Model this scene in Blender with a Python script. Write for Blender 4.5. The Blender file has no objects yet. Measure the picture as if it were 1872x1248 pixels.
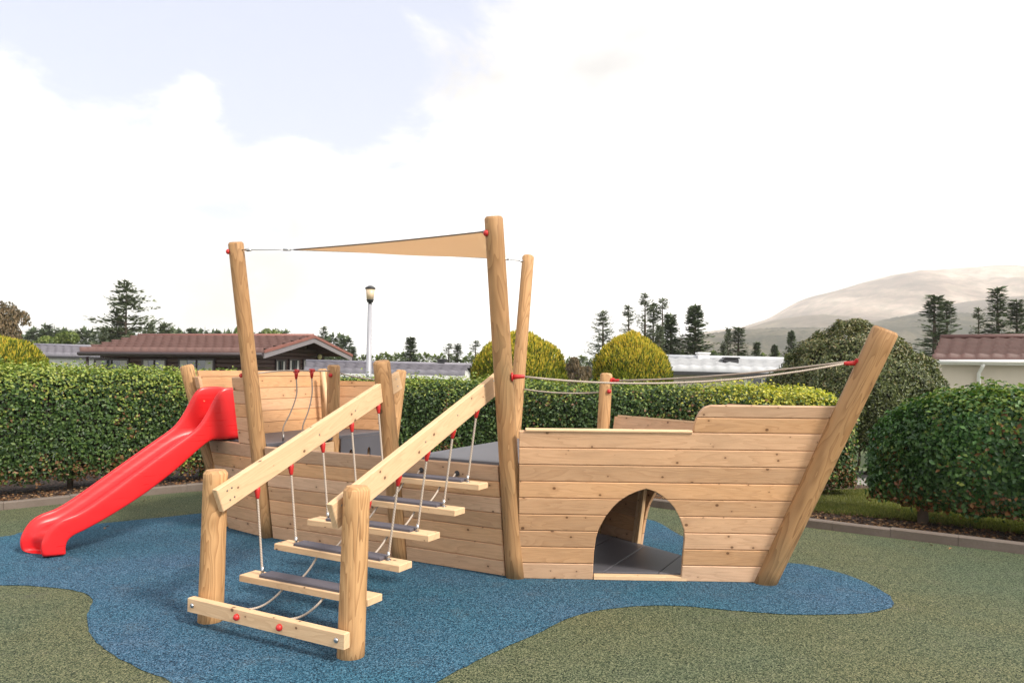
import bpy, bmesh, math, random
import numpy as np
from mathutils import Vector, Matrix, noise
random.seed(7); RNG = np.random.default_rng(7)
R = math.radians
SC = bpy.context.scene
COL = SC.collection

# ---------------------------------------------------------------- camera
CAM_Z = 1.73; FPX = 1352.0; PITCH = math.atan2(50, FPX); ROLL = .009
cd = bpy.data.cameras.new('camera'); cam = bpy.data.objects.new('camera', cd); COL.objects.link(cam)
cd.sensor_width = 36; cd.lens = 36*FPX/1872; cd.clip_end = 9000; cd.clip_start = .05
CROT = Matrix.Rotation(math.pi/2+PITCH, 3, 'X') @ Matrix.Rotation(ROLL, 3, 'Z')
cam.matrix_world = Matrix.Translation((0, 0, CAM_Z)) @ CROT.to_4x4()
SC.camera = cam
def ray(x, y): return CROT @ Vector(((x-936)/FPX, (624-y)/FPX, -1))
def ground(x, y, z=0.0):
    d = ray(x, y); return Vector((0, 0, CAM_Z)) + d*((z-CAM_Z)/d.z)
def at(x, y, Y):
    d = ray(x, y); return Vector((0, 0, CAM_Z)) + d*(Y/d.y)

# ---------------------------------------------------------------- light
SUN_EL, SUN_AZ = 42, 128        # azimuth measured clockwise from +Y
sdir = Vector((math.sin(R(SUN_AZ))*math.cos(R(SUN_EL)), math.cos(R(SUN_AZ))*math.cos(R(SUN_EL)), math.sin(R(SUN_EL))))
sl = bpy.data.lights.new('sun', 'SUN'); sl.energy = 3.4; sl.angle = R(10); sl.color = (1, .93, .83)
so = bpy.data.objects.new('sun', sl); COL.objects.link(so); so.rotation_euler = sdir.to_track_quat('Z', 'Y').to_euler()
so.location = (20, -20, 30)
w = bpy.data.worlds.new('World'); SC.world = w; w.use_nodes = True
nt = w.node_tree; nt.nodes.clear()
def N(t, **k):
    n = nt.nodes.new(t)
    for a, b in k.items(): setattr(n, a, b)
    return n
def L(a, b): nt.links.new(a, b)
out = N('ShaderNodeOutputWorld'); tc = N('ShaderNodeTexCoord')
SC.cycles.volume_bounces = 2
sky = N('ShaderNodeTexSky', sky_type='NISHITA', sun_disc=False)
sky.sun_elevation = R(SUN_EL); sky.sun_rotation = R(SUN_AZ)
bg1 = N('ShaderNodeBackground'); bg1.inputs[1].default_value = .12; L(sky.outputs[0], bg1.inputs[0])
bg2 = N('ShaderNodeBackground')
def math_n(op, a, b=None, c=None, clamp=False):
    n = N('ShaderNodeMath', operation=op); n.use_clamp = clamp
    for i, v in enumerate((a, b, c)):
        if v is None: continue
        if isinstance(v, (int, float)): n.inputs[i].default_value = v
        else: L(v, n.inputs[i])
    return n.outputs[0]
nz = N('ShaderNodeTexNoise'); nz.inputs['Scale'].default_value = 5.5; nz.inputs['Detail'].default_value = 10; nz.inputs['Roughness'].default_value = .62; nz.inputs['Distortion'].default_value = .35
mp = N('ShaderNodeMapping'); mp.inputs['Scale'].default_value = (1, 1, 1.7); L(tc.outputs['Generated'], mp.inputs[0]); L(mp.outputs[0], nz.inputs['Vector'])
acc = math_n('MULTIPLY', math_n('SUBTRACT', nz.outputs[0], .5), 2.7)
# openings of blue sky and banks of cloud, as directions from the playground
for (x, y, rad, wt) in ((330, 5, 9, .6), (600, 10, 9, .5), (60, 0, 9, .62), (560, 130, 5.5, .36), (330, 330, 4.5, .25), (150, 280, 4, .22), (-300, -300, 22, .6), (420, -500, 24, .7),
                        (160, 175, 7, -.95), (290, 120, 4, -.3), (470, 225, 4.5, -.7), (0, 450, 10, -.6), (1300, 250, 20, -.5)):
    d = ray(x, y).normalized()
    vm = N('ShaderNodeVectorMath', operation='DOT_PRODUCT'); L(tc.outputs['Generated'], vm.inputs[0]); vm.inputs[1].default_value = d
    mr = N('ShaderNodeMapRange', interpolation_type='SMOOTHSTEP'); mr.inputs['From Min'].default_value = math.cos(R(rad*1.5)); mr.inputs['From Max'].default_value = math.cos(R(rad*.35))
    mr.inputs['To Max'].default_value = wt; L(vm.outputs['Value'], mr.inputs[0]); acc = math_n('ADD', acc, mr.outputs[0])
mr = N('ShaderNodeMapRange', interpolation_type='SMOOTHSTEP'); mr.inputs['From Min'].default_value = .08; mr.inputs['From Max'].default_value = .80
L(acc, mr.inputs[0]); blue = mr.outputs[0]
nz2 = N('ShaderNodeTexNoise'); nz2.inputs['Scale'].default_value = 2.6; nz2.inputs['Detail'].default_value = 5; L(mp.outputs[0], nz2.inputs['Vector'])
mr2 = N('ShaderNodeMapRange'); mr2.inputs['From Min'].default_value = .42; mr2.inputs['From Max'].default_value = .68; L(nz2.outputs[0], mr2.inputs[0])
mx = N('ShaderNodeMix', data_type='RGBA'); mx.inputs['A'].default_value = (1, .99, .985, 1); mx.inputs['B'].default_value = (.52, .51, .505, 1)
L(mr2.outputs[0], mx.inputs['Factor'])
mx2 = N('ShaderNodeMix', data_type='RGBA'); L(blue, mx2.inputs['Factor']); L(mx.outputs['Result'], mx2.inputs['A']); mx2.inputs['B'].default_value = (.58, .61, .755, 1)
L(mx2.outputs['Result'], bg2.inputs[0]); spz = N('ShaderNodeSeparateXYZ'); L(tc.outputs['Generated'], spz.inputs[0])
hz_ = N('ShaderNodeMapRange', interpolation_type='SMOOTHSTEP'); L(math_n('ABSOLUTE', spz.outputs[2]), hz_.inputs[0]); hz_.inputs['From Max'].default_value = .22; hz_.inputs['To Min'].default_value = 1.65; hz_.inputs['To Max'].default_value = 1.12
L(hz_.outputs[0], bg2.inputs[1])
ms = N('ShaderNodeMixShader'); L(math_n('SUBTRACT', 1.0, math_n('MULTIPLY', blue, .35)), ms.inputs[0]); L(bg1.outputs[0], ms.inputs[1]); L(bg2.outputs[0], ms.inputs[2])
L(ms.outputs[0], out.inputs[0])
SC.view_settings.view_transform = 'Standard'; SC.view_settings.look = 'None'; SC.view_settings.gamma = 1
SC.view_settings.exposure = .5

# ---------------------------------------------------------------- materials
def mat(name):
    m = bpy.data.materials.new(name); m.use_nodes = True
    t = m.node_tree; b = t.nodes['Principled BSDF']
    return m, t, b
class G:
    """tiny node helper"""
    def __init__(s, t): s.t = t
    def n(s, ty, **k):
        x = s.t.nodes.new(ty)
        for a, b in k.items(): setattr(x, a, b)
        return x
    def l(s, a, b): s.t.links.new(a, b)
    def m(s, op, a, b=None, clamp=False):
        x = s.n('ShaderNodeMath', operation=op); x.use_clamp = clamp
        for i, v in enumerate((a, b)):
            if v is None: continue
            if isinstance(v, (int, float)): x.inputs[i].default_value = v
            else: s.l(v, x.inputs[i])
        return x.outputs[0]
    def noise(s, vec, scale=1, detail=3, rough=.5, dist=0, dims='3D'):
        x = s.n('ShaderNodeTexNoise', noise_dimensions=dims); x.inputs['Scale'].default_value = scale; x.inputs['Detail'].default_value = detail
        x.inputs['Roughness'].default_value = rough; x.inputs['Distortion'].default_value = dist
        if vec is not None: s.l(vec, x.inputs['Vector'])
        return x.outputs[0]
    def map(s, vec, scale, loc=None):
        x = s.n('ShaderNodeMapping'); x.inputs['Scale'].default_value = scale; s.l(vec, x.inputs[0])
        if loc is not None: s.l(loc, x.inputs['Location'])
        return x.outputs[0]
    def ramp(s, f, stops, interp='LINEAR'):
        x = s.n('ShaderNodeValToRGB'); x.color_ramp.interpolation = interp; e = x.color_ramp.elements
        while len(e) < len(stops): e.new(1)
        for el, (p, c) in zip(e, stops): el.position = p; el.color = (*c, 1) if len(c) == 3 else c
        s.l(f, x.inputs[0]); return x.outputs[0]
    def mix(s, f, a, b, mode='MIX'):
        x = s.n('ShaderNodeMix', data_type='RGBA', blend_type=mode)
        for k, v in (('Factor', f), ('A', a), ('B', b)):
            if isinstance(v, (int, float)): x.inputs[k].default_value = v
            elif isinstance(v, tuple): x.inputs[k].default_value = (*v, 1)
            else: s.l(v, x.inputs[k])
        return x.outputs['Result']
    def range(s, f, a, b, c=0, d=1):
        x = s.n('ShaderNodeMapRange'); s.l(f, x.inputs[0])
        for i, v in enumerate((a, b, c, d)): x.inputs[i+1].default_value = v
        return x.outputs[0]
    def bump(s, h, b, dist=.01, st=.5):
        x = s.n('ShaderNodeBump'); x.inputs['Distance'].default_value = dist; x.inputs['Strength'].default_value = st; s.l(h, x.inputs['Height']); s.l(x.outputs[0], b.inputs['Normal'])
def simple(name, col, rough=.5, metal=0, var=.12, scale=8, bump=0, spec=None):
    m, t, b = mat(name); g = G(t); o = g.n('ShaderNodeTexCoord').outputs['Object']
    f = g.noise(o, scale, 4, .6)
    c = g.mix(f, tuple(x*(1-var) for x in col), tuple(min(1, x*(1+var)) for x in col)); g.l(c, b.inputs['Base Color'])
    b.inputs['Roughness'].default_value = rough; b.inputs['Metallic'].default_value = metal
    if spec is not None: b.inputs['Specular IOR Level'].default_value = spec
    if bump: g.bump(f, b, bump)
    return m
def wood_boards(name, c1, c2, cl, knot=(.14, .065, .03), tone=.0):
    m, t, b = mat(name); g = G(t)
    uv = g.n('ShaderNodeUVMap').outputs[0]; rnd = g.n('ShaderNodeNewGeometry').outputs['Random Per Island']
    off = g.n('ShaderNodeCombineXYZ'); g.l(g.m('MULTIPLY', rnd, 37.0), off.inputs[0]); g.l(g.m('MULTIPLY', rnd, 91.0), off.inputs[1])
    p = g.n('ShaderNodeVectorMath', operation='ADD'); g.l(uv, p.inputs[0]); g.l(off.outputs[0], p.inputs[1]); p = p.outputs[0]
    low = g.noise(g.map(p, (.9, 9, 1)), 1, 2, .5, .6)
    lines = g.m('FRACT', g.m('MULTIPLY', low, 11.0)); lines = g.m('POWER', lines, 2.2)
    fib = g.noise(g.map(p, (9, 220, 1)), 1, 3, .6)
    vo = g.n('ShaderNodeTexVoronoi', feature='F1', voronoi_dimensions='2D'); vo.inputs['Scale'].default_value = 6.2; vo.inputs['Randomness'].default_value = 1
    g.l(g.map(p, (.8, 1, 1)), vo.inputs['Vector'])
    wn = g.n('ShaderNodeSeparateColor'); g.l(vo.outputs['Color'], wn.inputs[0])
    size = g.range(wn.outputs[0], .22, 1, .0, .085)
    kn = g.m('SUBTRACT', 1.0, g.m('DIVIDE', vo.outputs['Distance'], g.m('ADD', size, .001)), clamp=True)
    halo = g.m('SUBTRACT', 1.0, g.m('DIVIDE', vo.outputs['Distance'], g.m('ADD', g.m('MULTIPLY', size, 3.5), .001)), clamp=True)
    c = g.mix(g.noise(g.map(p, (1.3, 4, 1)), 1, 2), c1, c2)
    c = g.mix(g.m('MULTIPLY', lines, .32), c, cl)
    c = g.mix(g.m('MULTIPLY', g.range(fib, .45, .7), .22), c, cl)
    c = g.mix(g.m('MULTIPLY', halo, .35), c, cl)
    c = g.mix(g.m('MULTIPLY', g.range(kn, 0, .35), .9), c, knot)
    hv = g.n('ShaderNodeHueSaturation'); g.l(c, hv.inputs['Color']); g.l(g.range(rnd, 0, 1, .76, 1.12), hv.inputs['Value']); g.l(g.range(g.m('FRACT', g.m('MULTIPLY', rnd, 7.3)), 0, 1, .88, 1.1), hv.inputs['Saturation'])
    c = hv.outputs[0]
    if tone:
        gr = g.range(g.noise(g.map(p, (2, 6, 1)), 1, 5, .65), .45, .75)
        c = g.mix(g.m('MULTIPLY', gr, tone), c, (.20, .145, .10))
    g.l(c, b.inputs['Base Color']); b.inputs['Roughness'].default_value = .62; b.inputs['Specular IOR Level'].default_value = .3
    g.bump(g.m('ADD', fib, g.m('MULTIPLY', lines, .5)), b, .0015, .5)
    return m
def wood_pole(name, c1, c2, cl, dark=.3, stain=(.17, .13, .07), st=.35):
    m, t, b = mat(name); g = G(t)
    o = g.n('ShaderNodeTexCoord').outputs['Object']; rnd = g.n('ShaderNodeObjectInfo').outputs['Random']
    off = g.n('ShaderNodeCombineXYZ'); g.l(g.m('MULTIPLY', rnd, 17.0), off.inputs[0]); g.l(g.m('MULTIPLY', rnd, 53.0), off.inputs[2])
    p = g.n('ShaderNodeVectorMath', operation='ADD'); g.l(o, p.inputs[0]); g.l(off.outputs[0], p.inputs[1]); p = p.outputs[0]
    low = g.noise(g.map(p, (7, 7, 1.15)), 1, 2, .45, .5)
    fr = g.m('FRACT', g.m('MULTIPLY', low, 12.0)); lines = g.m('POWER', fr, 2.0)
    fib = g.noise(g.map(p, (90, 90, 3)), 1, 3, .6)
    c = g.mix(g.noise(g.map(p, (5, 5, .8)), 1, 3), c1, c2)
    c = g.mix(g.m('MULTIPLY', lines, dark+.25), c, cl)
    c = g.mix(g.m('MULTIPLY', g.range(fib, .45, .7), .2), c, cl)
    crk = g.noise(g.map(p, (26, 26, .9)), 1, 2, .5, .4)
    cr = g.m('SUBTRACT', 1.0, g.m('DIVIDE', g.m('ABSOLUTE', g.m('SUBTRACT', crk, .5)), .012), clamp=True)
    cr = g.m('MULTIPLY', cr, g.range(g.noise(g.map(p, (6, 6, 1.4)), 1, 1), .52, .6))
    c = g.mix(g.m('MULTIPLY', cr, .75), c, (.09, .05, .025))
    stn = g.range(g.noise(g.map(p, (4, 4, 1.0)), 1, 4, .6), .48, .72)
    c = g.mix(g.m('MULTIPLY', stn, st), c, stain)
    vo = g.n('ShaderNodeTexVoronoi', feature='F1'); vo.inputs['Scale'].default_value = 3.2; g.l(g.map(p, (1, 1, .8)), vo.inputs['Vector'])
    kn = g.m('SUBTRACT', 1.0, g.m('DIVIDE', vo.outputs['Distance'], .075), clamp=True)
    c = g.mix(g.m('MULTIPLY', g.range(kn, 0, .4), .8), c, (.12, .06, .03))
    g.l(c, b.inputs['Base Color']); b.inputs['Roughness'].default_value = .62; b.inputs['Specular IOR Level'].default_value = .3
    g.bump(g.m('SUBTRACT', g.m('ADD', fib, g.m('MULTIPLY', lines, .6)), g.m('MULTIPLY', cr, 2.0)), b, .003, .6)
    return m
def rubber(name, stops, big):
    m, t, b = mat(name); g = G(t); o = g.n('ShaderNodeTexCoord').outputs['Object']
    v = g.n('ShaderNodeTexVoronoi', feature='F1'); v.inputs['Scale'].default_value = 160; g.l(g.map(o, (1, 1, .01)), v.inputs['Vector'])
    sc = g.n('ShaderNodeSeparateColor'); g.l(v.outputs['Color'], sc.inputs[0])
    v2 = g.n('ShaderNodeTexVoronoi', feature='F1'); v2.inputs['Scale'].default_value = 300; g.l(g.map(o, (1, 1, .01)), v2.inputs['Vector'])
    s2 = g.n('ShaderNodeSeparateColor'); g.l(v2.outputs['Color'], s2.inputs[0])
    nn = g.noise(o, 70, 2, .6)
    f = g.m('ADD', g.m('MULTIPLY', sc.outputs[0], .45), g.m('ADD', g.m('MULTIPLY', s2.outputs[0], .2), g.m('MULTIPLY', nn, .42)))
    c = g.ramp(f, stops)
    lo = g.noise(o, .55, 4, .6)
    c = g.mix(g.range(lo, .35, .7), c, g.mix(1.0, c, big, 'MULTIPLY'))
    d2 = g.range(g.noise(o, 3.5, 5, .65), .55, .75); c = g.mix(g.m('MULTIPLY', d2, .16), c, (.16, .14, .12))
    g.l(c, b.inputs['Base Color']); b.inputs['Roughness'].default_value = .85; b.inputs['Specular IOR Level'].default_value = .25
    g.bump(v.outputs['Distance'], b, .004, .6)
    return m
def leafmat(name, stops, rough=.42, trans=.22, spec=.5, low=None, high=None, nscale=1.2):
    """stops: colours over the random value of each leaf; low/high = (z0, z1, colour, amount) for old brown or young bright leaves"""
    m, t, b = mat(name); g = G(t); ge = g.n('ShaderNodeNewGeometry'); tcn = g.n('ShaderNodeTexCoord').outputs['Object']
    rnd = ge.outputs['Random Per Island']
    c = g.ramp(rnd, stops)
    pn = g.noise(tcn, nscale, 3, .6)
    hv = g.n('ShaderNodeHueSaturation'); g.l(c, hv.inputs['Color']); g.l(g.range(pn, .3, .7, .75, 1.25), hv.inputs['Value']); c = hv.outputs[0]
    sp = g.n('ShaderNodeSeparateXYZ'); g.l(tcn, sp.inputs[0])
    r2 = g.m('FRACT', g.m('MULTIPLY', rnd, 17.7))
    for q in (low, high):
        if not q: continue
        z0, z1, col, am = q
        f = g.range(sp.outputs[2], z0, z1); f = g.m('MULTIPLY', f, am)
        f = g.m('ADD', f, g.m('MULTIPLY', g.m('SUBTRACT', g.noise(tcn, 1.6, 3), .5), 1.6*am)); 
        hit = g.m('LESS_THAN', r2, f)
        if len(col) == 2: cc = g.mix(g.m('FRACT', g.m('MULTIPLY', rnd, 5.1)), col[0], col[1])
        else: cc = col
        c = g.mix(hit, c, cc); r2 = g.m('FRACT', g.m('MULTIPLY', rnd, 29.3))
    g.l(c, b.inputs['Base Color']); b.inputs['Roughness'].default_value = rough; b.inputs['Specular IOR Level'].default_value = spec
    if trans:
        tr = g.n('ShaderNodeBsdfTranslucent'); g.l(g.mix(1.0, c, (1.5, 1.7, .8), 'MULTIPLY'), tr.inputs[0]); ms_ = g.n('ShaderNodeMixShader'); ms_.inputs[0].default_value = trans
        g.l(b.outputs[0], ms_.inputs[1]); g.l(tr.outputs[0], ms_.inputs[2]); g.l(ms_.outputs[0], t.nodes['Material Output'].inputs[0])
    return m
M = {}
M['hull'] = wood_boards('hull_boards', (.63, .37, .20), (.71, .44, .26), (.36, .175, .08), tone=.24)
M['beam'] = wood_boards('beam_timber', (.68, .44, .235), (.75, .51, .285), (.46, .25, .12))
M['pole'] = wood_pole('round_pole', (.52, .29, .13), (.60, .36, .17), (.25, .115, .04), .42)
M['mast'] = wood_pole('mast_pole', (.38, .21, .095), (.48, .275, .125), (.20, .095, .035), .35, (.15, .125, .065), .62)
M['hdpe'] = simple('grey_board', (.095, .092, .105), .48, 0, .15, 3)
M['tread'] = simple('tread_rubber', (.085, .078, .095), .6, 0, .15, 30, .002)
M['red'] = simple('red_plastic', (.50, .022, .02), .4)
M['steel'] = simple('steel', (.5, .5, .5), .3, 1)
def rope_mat():
    m, t, b = mat('rope'); g = G(t); uv = g.n('ShaderNodeUVMap').outputs[0]
    wv = g.n('ShaderNodeTexWave', wave_type='BANDS', bands_direction='DIAGONAL'); wv.inputs['Scale'].default_value = 34; g.l(g.map(uv, (1, .035, 1)), wv.inputs[0])
    g.l(g.mix(wv.outputs[1], (.36, .29, .235), (.50, .42, .345)), b.inputs['Base Color']); b.inputs['Roughness'].default_value = .8; g.bump(wv.outputs[1], b, .002)
    return m
M['rope'] = rope_mat()
def slide_mat():
    m, t, b = mat('slide_plastic'); g = G(t); o = g.n('ShaderNodeTexCoord').outputs['Object']
    f = g.noise(o, 3, 4, .6); g.l(g.mix(f, (.64, .010, .014), (.72, .018, .020)), b.inputs['Base Color'])
    b.inputs['Roughness'].default_value = .33
    sc = g.noise(g.map(o, (3, 3, 60)), 1, 3); g.l(g.range(sc, .3, .7, .26, .42), b.inputs['Roughness']); g.bump(g.noise(o, 260, 1), b, .0008, .25)
    return m
M['slide'] = slide_mat()
def sail_mat():
    m, t, b = mat('sail_cloth'); g = G(t); o = g.n('ShaderNodeTexCoord').outputs['Object']
    c = g.mix(g.noise(o, 2, 3), (.84, .69, .54), (.88, .75, .60)); g.l(c, b.inputs['Base Color']); b.inputs['Roughness'].default_value = .85
    tr = g.n('ShaderNodeBsdfTranslucent'); g.l(g.mix(1.0, c, (1.05, 1, .93), 'MULTIPLY'), tr.inputs[0]); ms_ = g.n('ShaderNodeMixShader'); ms_.inputs[0].default_value = .55
    g.l(b.outputs[0], ms_.inputs[1]); g.l(tr.outputs[0], ms_.inputs[2]); g.l(ms_.outputs[0], t.nodes['Material Output'].inputs[0])
    return m
M['sail'] = sail_mat(); M['hem'] = simple('sail_hem', (.12, .09, .07), .8)
M['green_rubber'] = rubber('green_rubber', [(.30, (.003, .008, .004)), (.45, (.026, .042, .022)), (.60, (.078, .104, .056)), (.80, (.19, .21, .13))], (1.40, 1.12, .95))
M['blue_rubber'] = rubber('blue_rubber', [(.30, (.001, .006, .014)), (.45, (.006, .042, .075)), (.60, (.018, .100, .160)), (.80, (.10, .24, .32))], (1.5, .92, 1.0))
def kerb_mat():
    m, t, b = mat('kerb_concrete'); g = G(t); o = g.n('ShaderNodeTexCoord').outputs['Object']
    c = g.mix(g.noise(o, 2.2, 5, .7), (.10, .075, .06), (.215, .175, .15)); v = g.range(g.noise(o, 38, 3, .7), .45, .65)
    c = g.mix(g.m('MULTIPLY', v, .35), c, (.12, .095, .07)); g.l(c, b.inputs['Base Color']); b.inputs['Roughness'].default_value = .9; g.bump(g.noise(o, 45, 4, .7), b, .006)
    return m
M['kerb'] = kerb_mat()
def soil_mat():
    m, t, b = mat('bark_soil'); g = G(t); o = g.n('ShaderNodeTexCoord').outputs['Object']
    v = g.n('ShaderNodeTexVoronoi'); v.inputs['Scale'].default_value = 38; g.l(o, v.inputs[0]); s = g.n('ShaderNodeSeparateColor'); g.l(v.outputs['Color'], s.inputs[0])
    c = g.ramp(s.outputs[0], [(0, (.012, .007, .005)), (.5, (.045, .025, .016)), (.85, (.10, .055, .035)), (1, (.22, .15, .10))])
    g.l(c, b.inputs['Base Color']); b.inputs['Roughness'].default_value = .95; g.bump(v.outputs['Distance'], b, .02)
    return m
M['soil'] = soil_mat()
M['terrain'] = simple('terrain_grass', (.075, .10, .035), .95, 0, .5, .6, .03)
M['road'] = simple('pale_road', (.34, .32, .30), .9, 0, .15, 9, .004)
M['blade'] = leafmat('grass_blades', [(0, (.07, .085, .02)), (.5, (.14, .16, .03)), (1, (.27, .25, .08))], .6, .3)
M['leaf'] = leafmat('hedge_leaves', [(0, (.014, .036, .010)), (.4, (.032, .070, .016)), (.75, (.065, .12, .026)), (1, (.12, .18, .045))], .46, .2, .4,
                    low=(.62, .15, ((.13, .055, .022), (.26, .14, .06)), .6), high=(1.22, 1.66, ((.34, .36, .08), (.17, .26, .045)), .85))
M['leaf2'] = leafmat('bush_leaves', [(0, (.014, .048, .013)), (.4, (.034, .092, .022)), (.8, (.068, .150, .034)), (1, (.10, .18, .045))], .44, .2, .42,
                    low=(.60, .12, ((.15, .055, .02), (.24, .12, .045)), .7), high=(1.2, 1.55, ((.22, .26, .05), (.11, .2, .04)), .6))
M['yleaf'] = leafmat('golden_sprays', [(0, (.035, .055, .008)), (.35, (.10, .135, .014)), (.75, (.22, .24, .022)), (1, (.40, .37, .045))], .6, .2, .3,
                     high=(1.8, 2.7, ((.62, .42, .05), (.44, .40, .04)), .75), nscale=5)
M['goldleaf'] = leafmat('young_beech_leaves', [(0, (.16, .20, .03)), (.5, (.36, .36, .045)), (1, (.58, .50, .08))], .4, .25, .4)
M['rleaf'] = leafmat('dark_shrub_leaves', [(0, (.028, .045, .012)), (.5, (.072, .095, .024)), (1, (.16, .175, .05))], .4, .12, .5,
                     high=(1.3, 2.7, ((.19, .15, .06), (.15, .16, .06)), .6))
M['spruce'] = leafmat('spruce_needles', [(0, (.035, .055, .028)), (.5, (.07, .10, .05)), (1, (.13, .165, .08))], .6, .08, .3)
M['spruce2'] = leafmat('grey_pine_needles', [(0, (.065, .082, .052)), (.5, (.11, .135, .085)), (1, (.19, .21, .13))], .6, .1, .3)
M['dec'] = leafmat('tree_leaves_green', [(0, (.05, .08, .02)), (.5, (.11, .15, .035)), (1, (.21, .25, .07))], .5, .25, .4)
M['decb'] = leafmat('tree_leaves_brown', [(0, (.055, .05, .025)), (.5, (.13, .09, .045)), (1, (.22, .15, .08))], .5, .2, .4)
M['bark'] = simple('bark', (.085, .062, .045), .9, 0, .4, 20, .02)
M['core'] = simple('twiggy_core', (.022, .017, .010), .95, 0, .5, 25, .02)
M['chalet'] = simple('dark_log_wall', (.065, .028, .026), .6, 0, .25, 6, .003)
M['chalet_trim'] = simple('dark_trim', (.045, .030, .034), .5)
M['verge'] = simple('brown_verge', (.22, .085, .065), .6)
M['soffit'] = simple('grey_soffit', (.20, .18, .19), .6)
M['rtile'] = simple('terracotta_tile', (.17, .092, .080), .6, 0, .3, 5, .004)
M['rtile2'] = simple('maroon_tile', (.10, .045, .038), .6, 0, .3, 5, .004)
M['gtile'] = simple('grey_tile', (.20, .19, .22), .6, 0, .25, 5, .004)
M['gtile2'] = simple('pale_grey_tile', (.46, .47, .49), .6, 0, .25, 5, .004)
M['cream'] = simple('cream_render', (.62, .55, .46), .85, 0, .06, 5, .002)
M['white'] = simple('white_paint', (.82, .81, .80), .45, 0, .05)
M['greywall'] = simple('grey_wall', (.22, .21, .24), .8, 0, .1)
M['glass'] = simple('window_glass', (.05, .06, .065), .08, 0, .1, 2, 0, .8)
M['curtain'] = simple('curtain', (.45, .43, .42), .8)
M['dark'] = simple('black_plastic', (.03, .03, .032), .45)
M['lamp_pole'] = simple('galvanised', (.34, .34, .37), .45, .2, .1)
M['diffuser'] = simple('lamp_diffuser', (.62, .48, .33), .3)
M['lamp_glow'] = simple('wall_lamp_glass', (.8, .7, .35), .3)
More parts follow.
